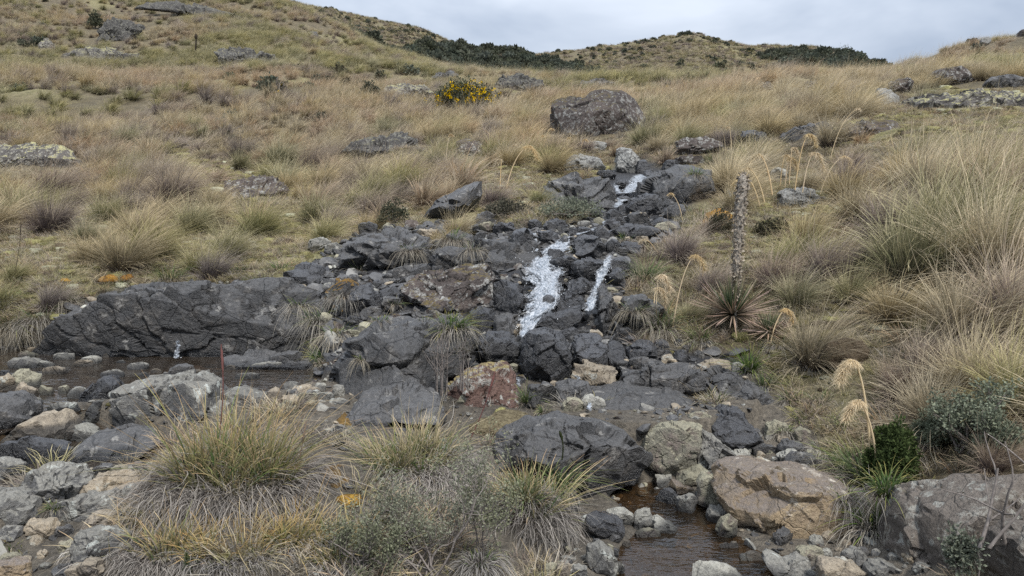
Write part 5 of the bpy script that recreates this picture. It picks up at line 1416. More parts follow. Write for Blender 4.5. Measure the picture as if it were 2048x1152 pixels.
# gravel on the banks and under the water
grv = []
for j, (st, sp_, lab) in enumerate([('G', (1150, 1100), 'small grey pebble in the gravel at the near shore'), ('T', (1185, 1075), 'small tan pebble in the gravel at the near shore'), ('P', (1140, 1115), 'small pale pebble in the gravel at the near shore'),
                                    ('B', (1300, 740), 'small dark angular pebble on the ledge'), ('V', (1580, 930), 'small greenish pebble behind the orange boulder'), ('K', (1095, 870), 'small brown pebble on the mound slope')]):
    V, T = ico(3)
    N = V.copy()
    for q in range(10):
        n_ = er.normal(size=3); n_ /= np.linalg.norm(n_); e = N @ n_ - er.uniform(.40, .75); N = np.where(e[:, None] > 0, N - e[:, None] * n_, N)
    N = N * np.array([1, er.uniform(.7, 1), er.uniform(.45, .7)]) + .03 * fbm(V * 3, j, 3)[:, None] * V
    me = mesh_np('pebble', N * .03, T, [RM[st]], True, {'wet': np.zeros(len(N))}, sharp=.6)
    grv.append(proto('pebble', me, spot(*sp_), lab, 'pebble'))
gn_ = sorted(o.name for o in grv); GI = [gn_.index(o.name) for o in grv]
x5, y5 = scatter_pts(38000, 2.0, 10.5, 1.3, .62)
z5 = height(x5, y5); px, py, t = proj(np.c_[x5, y5, z5]); sn = fbm(np.stack([x5 / .6, y5 / .6, 0 * x5], -1), 15, 3)
ok = in_poly(px, py, Z_STREAM) & (er.random(len(x5)) < np.clip(np.where((py < 760) & (py > 430), .75, .28) + sn * .55, .05, .95)) & (er.random(len(x5)) < np.where(py > 760, 1, .9))
x5, y5, z5, t = x5[ok], y5[ok], z5[ok], t[ok]
keep = (er.random(len(x5)) < np.where((px[ok] < 760) & (py[ok] > 860), .45, .9)); x5, y5, z5, t = x5[keep], y5[keep], z5[keep], t[keep]
ch = er.choice(6, len(x5), p=[.30, .14, .05, .32, .09, .10]); s5 = np.exp(er.normal(-.45, .55, len(x5))) * 1.0
s5 = np.clip(s5, .2, 2.6) * np.where(y5 > 5.6, 1.9, 1.0); ch = np.where((y5 > 5.6) & (er.random(len(x5)) < .75), 3, ch)
scatter('gravel', 'mixed gravel and broken stones between the boulders and on the pool bed', grv, np.c_[x5, y5, z5 + .002], er.uniform(0, 6.28, len(x5)), s5, np.array(GI)[ch], er.normal(0, .4, (len(x5), 2)))
print('gravel', len(x5))


# ---- shrubs
def leaves(r, C, n, size, spread, col=0.0, up=.3, asp=2.2):
    """n leaf quads round each centre in C"""
    c = np.repeat(C, n, 0); m = len(c)
    d = r.normal(size=(m, 3)); d /= np.linalg.norm(d, axis=1, keepdims=True); d[:, 2] += up
    p = c + d * spread * r.uniform(.2, 1, (m, 1))
    a = d + r.normal(0, .4, (m, 3)); a /= np.linalg.norm(a, axis=1, keepdims=True)
    b = np.cross(a, r.normal(size=(m, 3))); b /= np.linalg.norm(b, axis=1, keepdims=True)
    s = size * r.uniform(.6, 1.3, (m, 1))
    V = np.stack([p, p + a * s * .5 + b * s / asp * .5, p + a * s, p + a * s * .5 - b * s / asp * .5], 1).reshape(-1, 3)
    Fc = np.arange(m * 4).reshape(-1, 4)
    Cc_ = np.zeros((m, 4, 4)); Cc_[..., 0] = np.array([0, .5, 1, .5])[None]; Cc_[..., 1] = r.random(m)[:, None]; Cc_[..., 2] = col; Cc_[..., 3] = 1
    return V, Fc, Cc_.reshape(-1, 4)


def tube(path, rad, sides=4):
    path = np.asarray(path, float); n = len(path)
    rad = np.broadcast_to(np.asarray(rad, float), (n,))
    tg = np.gradient(path, axis=0); tg /= np.linalg.norm(tg, axis=1, keepdims=True) + 1e-9
    ref = np.array([.31, .2, .93]) if abs(tg[0, 2]) < .8 else np.array([1., .1, 0])
    s = np.cross(tg, ref); s /= np.linalg.norm(s, axis=1, keepdims=True); u = np.cross(tg, s)
    an = np.arange(sides) * 2 * math.pi / sides
    V = path[:, None] + (s[:, None] * np.cos(an)[None, :, None] + u[:, None] * np.sin(an)[None, :, None]) * rad[:, None, None]
    i = (np.arange(n - 1) * sides)[:, None] + np.arange(sides)[None]; j = (np.arange(n - 1) * sides)[:, None] + (np.arange(sides)[None] + 1) % sides
    Fc = np.stack([i.ravel(), j.ravel(), (j + sides).ravel(), (i + sides).ravel()], -1)
    C = np.zeros((n, sides, 4)); C[..., 0] = np.linspace(0, 1, n)[:, None]; C[..., 1] = .5; C[..., 3] = 1
    return V.reshape(-1, 3), Fc, C.reshape(-1, 4)


def branchy(r, base, h, spread, n, lvl=2, rad=.008, wob=.25, up=.6):
    """gnarled twigs: list of paths + tips"""
    tubes, tips = [], []

    def grow(p, d, L, rd, lv):
        m = 6; pts = [p.copy()]
        for i in range(m):
            d = d + r.normal(0, wob, 3); d[2] += up * .12; d = d / np.linalg.norm(d)
            p = p + d * L / m; pts.append(p.copy())
        tubes.append(tube(pts, np.linspace(rd, rd * .45, m + 1), 4 if lv else 3))
        if lv > 0:
            for q in range(r.integers(3, 6)):
                k_ = r.integers(2, m + 1); dd = d + r.normal(0, .75, 3); dd[2] = dd[2] * .6 + up * .6
                grow(pts[k_].copy(), dd / np.linalg.norm(dd), L * r.uniform(.45, .7), rd * .5, lv - 1)
            tips.append(pts[-1])
        else:
            tips.append(pts[-1]); tips.append(pts[-3])
    for i in range(n):
        a = r.uniform(0, 6.28); d = np.array([math.cos(a) * spread, math.sin(a) * spread, 1.0]); d /= np.linalg.norm(d)
        grow(np.asarray(base, float) + r.normal(0, .02, 3) * [1, 1, 0], d, h * r.uniform(.6, 1), rad, lvl)
    return tubes, np.array(tips)


def leaf_material(name, a, b, alt, under=.2):
    return grass_material(name, a, a, b, alt, alt, under, .4)


LM = {'green': leaf_material('bright_green_leaf', (.04, .06, .022), (.095, .13, .045), (.07, .095, .035)),
      'shrub': leaf_material('grey_green_leaf', (.13, .14, .09), (.25, .26, .18), (.20, .20, .14)),
      'dark': leaf_material('dark_green_leaf', (.05, .056, .038), (.12, .13, .085), (.09, .093, .068)),
      'blue': leaf_material('blue_green_leaf', (.065, .078, .06), (.14, .155, .12), (.10, .11, .085)),
      'yellow': leaf_material('yellow_petal', (.55, .36, .01), (.74, .53, .03), (.66, .44, .02)),
      'silver': leaf_material('silver_green_leaf', (.10, .115, .08), (.22, .24, .18), (.17, .185, .13)),
      'heath': leaf_material('dull_heath_leaf', (.05, .05, .035), (.10, .10, .065), (.08, .07, .05))}
k = NM('grey_bark'); _p = k.n('TexCoord').outputs['Object']
_b = k.n('BsdfPrincipled', Base__Color=k.ramp(k.noise(_p, 60, 4), [(.3, (.10, .085, .075)), (.7, (.24, .21, .19))]), Roughness=.9)
BARK = k.finish(_b.outputs[0])
k = NM('brown_twig'); _p = k.n('TexCoord').outputs['Object']
_b = k.n('BsdfPrincipled', Base__Color=k.ramp(k.noise(_p, 50, 4), [(.3, (.10, .07, .05)), (.7, (.20, .145, .10))]), Roughness=.9)
TWIG = k.finish(_b.outputs[0])


def mk(name, parts, mats, parent=None, loc=(0, 0, 0), **kw):
    V, Fc, C = join(parts)
    return obj(name, mesh_np(name, V, Fc, mats, True, {'bc': C}), parent, loc, **kw)


def empty(name, loc, label, cat, group=None):
    o = bpy.data.objects.new(name, None); COL.objects.link(o); o.location = [float(v) for v in loc]; o.empty_display_size = .05
    return tag(o, label, cat, group)


def dome_shrub(px, py, wpx, hpx, label, leafm, nclump=90, nleaf=26, leaf=.07, flowers=0, name='shrub', cat='shrub', r=None, depth=None):
    r = r or er
    q, d = hit(px, py)
    w, h = wpx * d / F, hpx * d / F
    root = empty(name, q, label, cat)
    a = r.uniform(0, 6.28, nclump); e = np.arcsin(r.uniform(0.02, 1, nclump)); rr = r.uniform(.55, 1.0, nclump) ** .5 * (1 + .15 * np.sin(3 * a + 1))
    C = np.stack([np.cos(a) * np.cos(e) * w / 2 * rr, np.sin(a) * np.cos(e) * w / 2 * .8 * rr, np.sin(e) * h * rr], -1)
    tubes = [tube([[0, 0, 0], c * .5 + [0, 0, .05 * h], c], [.018 * w + .004, .01 * w, .004], 4) for c in C[:max(10, nclump // 3)]]
    mk('branches', tubes, [BARK], root)
    mk('foliage', [leaves(r, C, nleaf, leaf, w * .11, 0, .4)], [LM[leafm]], root)
    if flowers:
        b = C[(C[:, 1] < h * .3) & (C[:, 2] > h * .12)]; ks = r.choice(len(b), min(flowers, len(b)), replace=False)
        fc = b[ks] * 1.04 + [0, -.04 * w, .02]
        cl = [leaves(r, np.array([c]) + r.normal(0, .035 * w, (6, 3)), 8, .05, .04, 0, .6, 1.3) for c in fc]
        mk('flowers', cl, [LM['yellow']], root)
    return root


dome_shrub(925, 222, 128, 50, 'round dark green shrub full of yellow flowers in the grass', 'dark', 150, 40, .10, 46)
dome_shrub(985, 218, 26, 18, 'low yellowish end bush right of the flowering shrub', 'blue', 30, 22, .08, 5)
dome_shrub(845, 222, 50, 18, 'low sprawling bush with two flower heads left of the flowering shrub', 'blue', 40, 22, .08, 4)
dome_shrub(740, 205, 40, 38, 'dark blue green bush left of the lichened outcrop', 'dark', 60, 30, .10)
dome_shrub(760, 162, 20, 18, 'small dark bush above the blue green bush', 'dark', 30, 20, .12)
dome_shrub(565, 190, 18, 18, 'small dark bush with a yellow head on the left slope', 'dark', 26, 20, .09, 3)
dome_shrub(541, 193, 14, 12, 'tiny dark bush left of the small one with a yellow head', 'dark', 20, 20, .09, 2)
dome_shrub(190, 58, 26, 30, 'dark green bush high on the upper left hill', 'dark', 40, 24, .2)
dome_shrub(1245, 172, 18, 12, 'dark low bush just above the split boulder', 'dark', 26, 20, .1)
dome_shrub(1335, 192, 14, 24, 'left one of two upright dark herbs right of the split boulder', 'dark', 24, 20, .08, 1)
dome_shrub(1352, 194, 18, 28, 'right one of two upright dark herbs right of the split boulder', 'dark', 30, 20, .08, 1)
dome_shrub(1685, 128, 60, 34, 'dark bush crowning the far ridge\'s right shoulder', 'dark', 60, 26, .35)
dome_shrub(785, 455, 70, 45, 'dark leafy mat shrub hanging by the rocky stair', 'dark', 70, 26, .035)
dome_shrub(1010, 432, 90, 26, 'dark heathy mat on the ledge left of the falls', 'heath', 90, 24, .035)
dome_shrub(1140, 432, 130, 24, 'yellowish grassy mat on the ledge above the falls', 'silver', 110, 24, .03)
dome_shrub(1782, 975, 95, 118, 'dense bright green mossy bush beside the tall plume grass', 'green', 260, 44, .022, cat='shrub')
dome_shrub(1720, 545, 50, 40, 'soft green clump between two tussocks on the right slope', 'dark', 70, 34, .03)
dome_shrub(1440, 470, 60, 45, 'orange brown mossy hummock left of the tall flower stalk', 'heath', 70, 24, .03)
dome_shrub(1545, 466, 60, 22, 'low brown heathy mat right of the tall flower stalk', 'heath', 60, 24, .03)

# heath plants strewn over the upper slopes and the far shrub belt
V1 = []
def blob_proto(leafm, n, leaf, sp_, label):
    a = er.uniform(0, 6.28, n); e = np.arcsin(er.uniform(0, 1, n)); rr = er.uniform(.5, 1, n)
    C = np.stack([np.cos(a) * np.cos(e) * rr, np.sin(a) * np.cos(e) * rr, np.sin(e) * rr], -1) * .5
    V, Fc, Cc_ = join([leaves(er, C, 9, leaf, .12, 0, .4, 1.5), tube([[0, 0, -.1], [0, 0, .3]], .03, 4)])
    return proto('heath_shrub', mesh_np('heath_shrub', V, Fc, [LM[leafm]], True, {'bc': Cc_}), sp_, label, 'shrub')


hp = [blob_proto('heath', 40, .16, spot(680, 150), 'dull brown heath bush high on the middle left slope'), blob_proto('dark', 46, .16, spot(640, 175), 'dark green heath bush left of the blue green bush'),
      blob_proto('blue', 46, .16, spot(820, 150), 'blue grey heath bush above the lichened outcrop')]
hn = sorted(o.name for o in hp); HI = [hn.index(o.name) for o in hp]
x6, y6 = scatter_pts(2300, 16, 130, 1.2, .95)
z6 = height(x6, y6); px, py, t = proj(np.c_[x6, y6, z6]); n6 = fbm(np.stack([x6 / 7, y6 / 7, 0 * x6], -1), 77, 3)
ok = (er.random(len(x6)) < np.clip(n6 * 1.2 + .12, .03, .9)) & ~in_poly(px, py, Z_STREAM)
x6, y6, z6 = x6[ok], y6[ok], z6[ok]
ch = er.choice(3, len(x6), p=[.55, .25, .2])
scatter('heath_undergrowth', 'dark heathy undergrowth patches on the upper slopes', hp, np.c_[x6, y6, z6], er.uniform(0, 6.28, len(x6)), np.exp(er.normal(-.75, .35, len(x6))), np.array(HI)[ch])

# far hill: shrub belt and tufts
fp = [blob_proto('dark', 60, .22, (float(FP[60, 200, 0]), float(FP[60, 200, 1]), float(FP[60, 200, 2])), 'dark shrub in the belt on the far hill'),
      blob_proto('blue', 60, .22, (float(FP[66, 215, 0]), float(FP[66, 215, 1]), float(FP[66, 215, 2])), 'blue grey shrub in the belt on the far hill')]
for o_, c_ in zip(fp, ('purple', 'straw')): pass
V, Fc, C = blades(er, 70, .30, (.4, .9), (38, 20), (.2, .5), (.06, 0), .05, 2)
for c_, ix in (('purple', 225), ('straw', 235), ('olive', 245)):
    fp.append(proto('far_tuft', mesh_np('far_tuft', V, Fc, [GM[c_]], True, {'bc': C}), tuple(float(v) for v in FP[70, ix]), f'{COLW[c_]} tuft on the far hill', 'grass tuft'))
fn = sorted(o.name for o in fp); FI = [fn.index(o.name) for o in fp]
nn = 60000
ii = er.uniform(20, FP.shape[0] - 45, nn); jj = er.uniform(0, FP.shape[1] - 2, nn)
i0, j0 = ii.astype(int), jj.astype(int); fi, fj = (ii - i0)[:, None], (jj - j0)[:, None]
Pf = FP[i0, j0] * (1 - fi) * (1 - fj) + FP[i0 + 1, j0] * fi * (1 - fj) + FP[i0, j0 + 1] * (1 - fi) * fj + FP[i0 + 1, j0 + 1] * fi * fj
px, py, t = proj(Pf)
keep = (t < 230)
jx = fbm(Pf / 12, 50, 3) * 22; jy = fbm(Pf / 12, 54, 3) * 9
belt = [(640, 62), (720, 72), (800, 92), (880, 93), (900, 100), (1000, 97), (1060, 104), (1130, 130), (1200, 155), (1200, 200), (700, 200), (700, 110)]
belt2 = [(1540, 108), (1600, 98), (1640, 108), (1660, 96), (1690, 104), (1790, 140), (1800, 160), (1640, 140), (1540, 130)]
inb = in_poly(px + jx, py + jy, belt) | in_poly(px + jx * .5, py + jy * .5, belt2)
patch = fbm(Pf / 9, 58, 3)
u = er.random(nn)
kind_ = np.where(inb & (u < .8), np.where(er.random(nn) < .6, 0, 1), np.where(u < np.clip(.10 + patch * .45, .03, .6), np.where(er.random(nn) < .6, 0, 1), 2 + er.choice(3, nn, p=[.42, .22, .36])))  # grey purple and olive favoured here, distance haze put into the colour mix
sf = np.where(kind_ < 2, np.exp(er.normal(.15, .35, nn)) * np.where(inb, 1.0, .5), er.uniform(.6, 1.2, nn))
scatter('far_shrubland', 'dark shrub belt and dry grass covering the far hill', fp, Pf[keep], er.uniform(0, 6.28, nn)[keep], sf[keep], np.array(FI)[kind_][keep])

# ------------------------------------------------------------------ things one by one
bpy.context.view_layer.update()
_dg = bpy.context.evaluated_depsgraph_get()
fr_ = np.random.default_rng(31)
ROCKSET = {o.name for o in ROCKS} | {'ground'}
from mathutils.bvhtree import BVHTree


def surf(px, py):
    """the rock or ground seen at a pixel"""
    r = Vector(ray(px, py)).normalized(); o0 = Vector((0, 0, CAMZ)); best = None
    for o in ROCKS:
        c = o['bb']
        # quick reject by distance from the ray
        v = Vector(c[:3]) - o0
        if (v - r * v.dot(r)).length > c[3]: continue
        mi = o.matrix_world.inverted()
        ok, loc, nrm, idx = o.ray_cast(mi @ o0, (mi.to_3x3() @ r).normalized())
        if ok:
            p = o.matrix_world @ loc; d = (p - o0).length
            if best is None or d < best[0]: best = (d, p)
    q, t = hit(px, py); dg_ = (Vector(q) - o0).length
    if best is None or dg_ < best[0]: return np.array(q), t
    p = np.array(best[1]); return p, float(proj(p)[2])


for o in ROCKS:
    co = np.array([v.co[:] for v in o.data.vertices]) if len(o.data.vertices) < 3 else None
    n = len(o.data.vertices); a = np.empty(n * 3, np.float32); o.data.vertices.foreach_get('co', a); a = a.reshape(-1, 3) + np.array(o.location)
    c = (a.max(0) + a.min(0)) / 2; o['bb'] = [float(c[0]), float(c[1]), float(c[2]), float(np.linalg.norm(a.max(0) - a.min(0)) / 2)]


def sedge(px, py, hpx, label, green=90, dead=160, skirt=1.0, gold=0, lw=.006, name='sedge_tuft', cat='sedge', group=None, wpx=None, droop=(.25, .7), d=None, greycol='dead', wind=(.05, 0), seed=0):
    r = np.random.default_rng(int(px * 7 + py * 13 + seed))
    q, dd = surf(px, py)
    if d is not None: q = pt(px, py, d); dd = d
    H = hpx * dd / F; W = (wpx or hpx) * dd / F
    root = empty(name, (q[0], q[1], q[2]), label, cat, group)
    r0 = W * .14
    if green:
        p = [blades(r, green, r0, (H * .75, H * 1.25), (22, 16), droop, wind, lw, 6), blades(r, green // 2, r0, (H * .6, H * 1.1), (48, 15), (.35, .9), wind, lw, 6)]
        mk('green_leaves', p, [GM['green']], root)
    if gold:
        mk('golden_leaves', [blades(r, gold, r0 * 1.2, (H * .7, H * 1.3), (26, 16), (.15, .6), wind, lw * .85, 6, curl=.05)], [GM['gold']], root)
    if dead:
        fall_ = max(W * .5, H * .7)
        p = [blades(r, int(dead * 1.0), r0 * 1.3, (fall_ * .45, fall_ * 1.0), (48, 22), (.7, 1.5), (0, -.04), lw * .62, 7, curl=.07, outk=.05),
             blades(r, int(dead * .9), r0 * 1.6, (fall_ * .3, fall_ * .8), (75, 20), (.8, 1.7) if skirt > .5 else (.3, .7), (0, -.06), lw * .6, 7, curl=.11, outk=.0),
             blades(r, int(dead * .4), r0 * 1.2, (H * .4, H * .9), (34, 20), (.2, .9), wind, lw * .6, 6, curl=.10)]
        mk('dead_leaves', p, [GM[greycol]], root)
    return root


# the big foreground clump: crown of golden leaves over a grey fallen skirt
def big_clump(px, py, d, W, H, label, n=1.0, gr=1.0, seed=1):
    r = np.random.default_rng(seed)
    q = pt(px, py, d)
    z = float(height(q[0], q[1]))
    root = empty('sedge_clump', (q[0], q[1], z), label, 'sedge clump')
    top_ = q[2] - z
    hm, T = cushion(r, 5, .9)
    rx, ry, rz_ = W * .37, W * .30, top_ * .95 + .04
    hm = hm * np.array([rx, ry, rz_]); hm[:, 2] -= .03
    obj('root_mound', mesh_np('root_mound', hm, T, [MM['brown']], True), root)
    cr_, dd_, gg_ = [], [], []
    for i in range(int(30 * n)):
        a = r.uniform(0, 6.28); rad = math.sqrt(r.random()) * .9
        o3 = np.array([math.cos(a) * rad * rx, math.sin(a) * rad * ry, rz_ * math.sqrt(max(0, 1 - rad ** 2)) * .95])
        hh = H * math.exp(r.normal(-.15, .3))
        def sh(t): return (t[0] + o3, t[1], t[2])
        lx, ly = math.cos(a) * rad * .35 + .06, math.sin(a) * rad * .2
        m_ = r.random()
        cr_.append(sh(blades(r, int(r.integers(10, 44)), .05, (hh * .4, hh * 1.1), (24, 17), (.02, .5), (lx, ly), .0066, 6, curl=.05)))
        gg_.append(sh(blades(r, int(r.integers(4, 22) * gr), .05, (hh * .4, hh * 1.05), (26, 17), (.05, .6), (lx, ly), .0068, 6, curl=.03)))
        dd_.append(sh(blades(r, int(r.integers(20, 50)), .05, (hh * .3, hh * .95), (42, 26), (.2, 1.1), (lx, ly), .0040, 7, curl=.2)))
    for i in range(int(130 * n)):
        a = r.uniform(0, 6.28); el = math.asin(r.uniform(0.0, .95))
        nrm_ = np.array([math.cos(a) * math.cos(el), math.sin(a) * math.cos(el), math.sin(el)])
        o3 = nrm_ * np.array([rx, ry, rz_]) * 1.0
        t = blades(r, 34, .06, (H * .25, H * .85), (62, 26), (.6, 1.7), (0, -.03), .0042, 8, curl=.22, az=(a, .9), outk=.0)
        dd_.append((t[0] + o3, t[1], t[2]))
    mk('golden_leaves', cr_, [GM['gold']], root); mk('green_leaves', gg_, [GM['green']], root); mk('dead_leaves', dd_, [GM['grey_dead']], root)
    return root


big_clump(475, 965, 3.45, .84, .39, 'huge golden green sedge clump with grey fallen skirt at the front left', 1.25, .8, 11)
big_clump(830, 940, 3.85, .66, .31, 'wide golden green sedge clump behind the grey twiggy shrub', 1.0, 1.0, 12)
big_clump(1060, 1000, 3.65, .36, .26, 'drooping straw sedge clump right of the twiggy shrub', .42, 1.6, 13)
big_clump(260, 1120, 3.15, .40, .18, 'low grey dead sedge heap at the bottom left', .5, .5, 14)
big_clump(690, 1120, 3.05, .42, .22, 'low sedge heap between the mossy black rock and the shrub', .5, 1.3, 15)

S = sedge
big_clump(350, 1105, 3.02, .42, .17, 'grey brown dead sedge heap left of the fern at the bottom edge', .6, .25, 21)
big_clump(470, 1120, 3.0, .46, .17, 'grey dead sedge heap behind the fern at the bottom edge', .6, .35, 22)
big_clump(590, 1095, 3.12, .40, .18, 'grey green sedge heap right of the fern at the bottom edge', .55, .6, 23)
S(1120, 960, 70, 'dark green sedge tuft with long arching leaves on the wedge boulder', 70, 40, lw=.008, droop=(.3, .9), wpx=190, wind=(.35, 0), d=4.0)
S(1085, 1030, 60, 'green sedge tuft spilling over a straw skirt beside the twiggy shrub', 80, 90, lw=.007, wpx=150, d=3.7, wind=(.2, 0))
S(905, 655, 60, 'arching green sedge on the shoulder of the big dark slab', 90, 150, wpx=150, wind=(.15, 0), lw=.007)
S(640, 640, 55, 'left sedge tuft draped over the dark rocks above the slab', 60, 320, wpx=150, lw=.007)
S(690, 590, 40, 'pale dry grass tuft crowning the moss capped rock', 10, 200, wpx=130, lw=.006)
S(675, 670, 50, 'sedge skirt hanging below the moss capped rock', 30, 260, wpx=140, lw=.007)
S(650, 725, 65, 'fresh green sedge tuft hanging over the right end of the pool', 80, 220, wpx=150, lw=.008)
S(600, 610, 40, 'dry sedge fringe at the right end of the cliff top', 30, 160, wpx=120)
S(725, 715, 26, 'little dry tuft on the upper edge of the dark slab', 12, 90, wpx=70)
S(760, 640, 26, 'small tuft on the ledge left of the brown topped boulder', 24, 80, wpx=80)
S(790, 605, 22, 'tiny green tuft at the left foot of the brown topped boulder', 26, 30, wpx=60)
S(340, 560, 75, 'green and straw sedge tuft at the top of the cliff', 60, 170, wpx=150)
S(480, 545, 45, 'green sedge tuft in the middle of the cliff top', 50, 110, wpx=90)
S(560, 540, 45, 'green sedge tuft near the right end of the cliff top', 50, 110, wpx=90)
S(80, 640, 70, 'straw sedge hanging over the left end of the cliff', 20, 300, wpx=170)
S(20, 660, 80, 'long straw grass at the left edge above the pool', 30, 340, wpx=190)
S(130, 600, 50, 'matted grass on the slope above the left end of the cliff', 20, 200, wpx=130)
S(10, 600, 60, 'dry tall grass at the left picture edge', 40, 200, wpx=150, gold=40)
S(1320, 655, 80, 'sedge with drooping straw skirt under the plumes on the right bank', 90, 260, wpx=170, lw=.007, gold=50)
S(1400, 680, 55, 'green sedge squeezed between the rosette and the plume sedge', 60, 120, wpx=110, wind=(-.2, 0))
S(1290, 560, 85, 'pale green shaggy sedge on the right bank of the falls', 90, 240, wpx=150, greycol='dead')
S(1270, 620, 45, 'lower shaggy grass tuft right of the falls', 30, 160, wpx=110)
S(1497, 740, 75, 'fresh green upright sedge right of the flat tan slab', 110, 60, wpx=90, wind=(-.1, 0))
S(1530, 770, 55, 'green straw sedge right of the upright fresh one', 60, 110, wpx=90)
S(1580, 800, 45, 'straw tuft on the right bank above the pale green stone', 30, 150, wpx=90)
S(1600, 840, 35, 'low straw tuft above the pale green stone', 20, 120, wpx=80)
S(1640, 800, 45, 'shaggy straw tuft on the middle of the lower right bank', 30, 200, wpx=120)
S(1690, 850, 50, 'green and straw tuft left of the lower plume', 50, 200, wpx=130)
S(1570, 860, 30, 'small dry tuft between the pale green stone and the bank', 20, 110, wpx=80)
S(1540, 640, 40, 'dry grey tuft behind the small rosette', 10, 160, wpx=110, greycol='grey_dead')
S(1250, 480, 34, 'small straw tuft at the right border of the boulder field', 20, 110, wpx=70)
S(820, 500, 40, 'dry straw tuft growing from the dark bedrock joint', 14, 150, wpx=90)
S(720, 540, 36, 'low straw tuft on bedrock behind the moss capped rock', 12, 140, wpx=90)
S(940, 500, 34, 'brown moss grass tuft on the ramp left of the falls', 10, 150, wpx=110)
S(850, 640, 26, 'little straw tuft under the brown topped boulder', 10, 100, wpx=70)
S(1434, 800, 44, 'green topped sedge with a round straw skirt on the dark ledge', 36, 330, wpx=100, lw=.007)
S(1775, 985, 90, 'arching green grass falling over the dark green bush', 80, 120, wpx=160, lw=.006)
S(1740, 960, 120, 'tall green grass with arching blades by the orange boulder', 130, 160, wpx=230, lw=.008, droop=(.3, .8))
S(1700, 930, 70, 'sprawling green grass left of the bright green bush', 80, 200, wpx=200, lw=.006, wind=(-.3, 0))
S(1690, 990, 50, 'grey dead grass heap behind the orange boulder', 10, 300, wpx=160, greycol='grey_dead')
S(1650, 900, 40, 'grey dead tangled tuft on the lower right bank', 10, 220, wpx=130, greycol='grey_dead')
S(1750, 1050, 110, 'straw blades hanging between orange boulder and granite', 60, 260, wpx=200, lw=.007, d=3.6)
S(1900, 950, 60, 'grey dead grass mass above the granite boulder', 10, 420, wpx=260, greycol='grey_dead', d=4.0)
S(1985, 960, 60, 'dead grass mat at the right edge above the granite', 10, 320, wpx=220, greycol='grey_dead', d=3.85)
S(1840, 930, 60, 'grey roots and dead grass under the tall straw tussocks', 10, 320, wpx=160, greycol='grey_dead', d=4.1)
S(1560, 690, 40, 'dead grey tuft right of the small rosette', 10, 180, wpx=120, greycol='grey_dead')
S(1620, 720, 40, 'grey dead mat on the middle right bank', 10, 180, wpx=140, greycol='grey_dead')
S(1500, 545, 40, 'short sedge tuft behind the rosette', 30, 60, wpx=80)
S(1053, 800, 55, 'thin green sedge sprouting beside the rust lichened boulder', 40, 20, wpx=60, lw=.007)
S(1088, 820, 30, 'small sedge on the mound right of the rust boulder', 30, 50, wpx=60)
S(890, 370, 50, 'dark green sedge left of the plume stem', 60, 60, wpx=80)
S(1075, 320, 40, 'green sedge patch below the split boulder', 50, 40, wpx=80)
S(905, 480, 60, 'yellow straw grass hump on the bedrock left of the falls', 20, 220, wpx=110, greycol='dead')
S(990, 410, 60, 'pale whiskery tussock on the ledge above the falls', 20, 220, wpx=140)
S(1090, 405, 42, 'grey green tussock on the ledge above the falls', 60, 120, wpx=120)
S(1390, 350, 35, 'drooping sedge under the low brown block', 50, 80, wpx=80)
S(1430, 330, 50, 'grey green sedge right of the low brown block', 90, 90, wpx=120)
S(1400, 440, 60, 'shaggy pinkish grass on the bank left of the tall stalk', 20, 200, wpx=110)
S(1470, 400, 45, 'green sedge beside the far thin fall', 60, 60, wpx=80)
S(30, 1090, 30, 'short green grass on the near left soil', 60, 60, wpx=140, lw=.004)
S(110, 1010, 24, 'yellow green grass tuft among the near left stones', 50, 30, wpx=100, lw=.004)
S(960, 1120, 40, 'grey dead leaves at the foot of the twiggy shrub', 20, 260, wpx=180, greycol='grey_dead', d=3.1)
S(420, 1130, 40, 'grey dead leaves at the bottom edge left of the fern', 20, 320, wpx=220, greycol='grey_dead', d=3.0)
S(560, 1120, 45, 'grey dead leaves at the bottom edge right of the fern', 30, 320, wpx=200, greycol='grey_dead', d=3.02)


# ---- plume grasses
def plume_grass(stems, label, thick=.007, sway=.3, fluff=260, group='plume grasses'):
    """stems: list of (foot px, foot py, top px, top py, plume length px, lean sign)"""
    px, py, tx, ty, pl, sg = stems
    r = np.random.default_rng(int(px * 3 + ty))
    q, d = surf(px, py)
    t = pt(tx, ty, d)
    root = empty('plume_grass', q, label, 'plume grass', group)
    a = np.zeros(3); b = np.array(t) - np.array(q)
    c = np.array([b[0] * .35, b[1] * .5, b[2] * .85])
    s = np.linspace(0, 1, 14)[:, None]
    path = (1 - s) ** 2 * a + 2 * s * (1 - s) * c + s ** 2 * b
    V, Fc, C = tube(path, np.linspace(thick, thick * .45, 14), 5)
    C[:, 0] = .8
    mk('stem', [(V, Fc, C)], [GM['plume']], root)
    L = pl * d / F
    # the plume: an axis that leans over at the top of the stem, thick with short drooping hairs
    n = int(fluff * 2.2); fs = r.random(n) ** .8
    top = path[-1]; dn = (path[-1] - path[-4]); dn /= np.linalg.norm(dn)
    droop_ = 1.0 if pl > 24 else .35
    ax_ = np.stack([top[0] - dn[0] * L * .35 * (1 - fs) + sg * L * .5 * fs * (.4 + .6 * droop_), top[1] + r.normal(0, .04 * L, n), top[2] - L * .15 + L * .35 * np.sin(fs * 2.2) - L * .95 * droop_ * fs ** 2], -1)
    bl = blades(r, n, .001, (L * .08, L * .27), (70, 34), (.5, 1.5), (.10 * sg, 0), .0042 * max(1, d / 6), 4, curl=.2)
    bv = bl[0].reshape(n, -1, 3) + ax_[:, None] + [0, 0, .02]
    mk('plume', [(bv.reshape(-1, 3), bl[1], bl[2])], [GM['plume']], root)
    return root


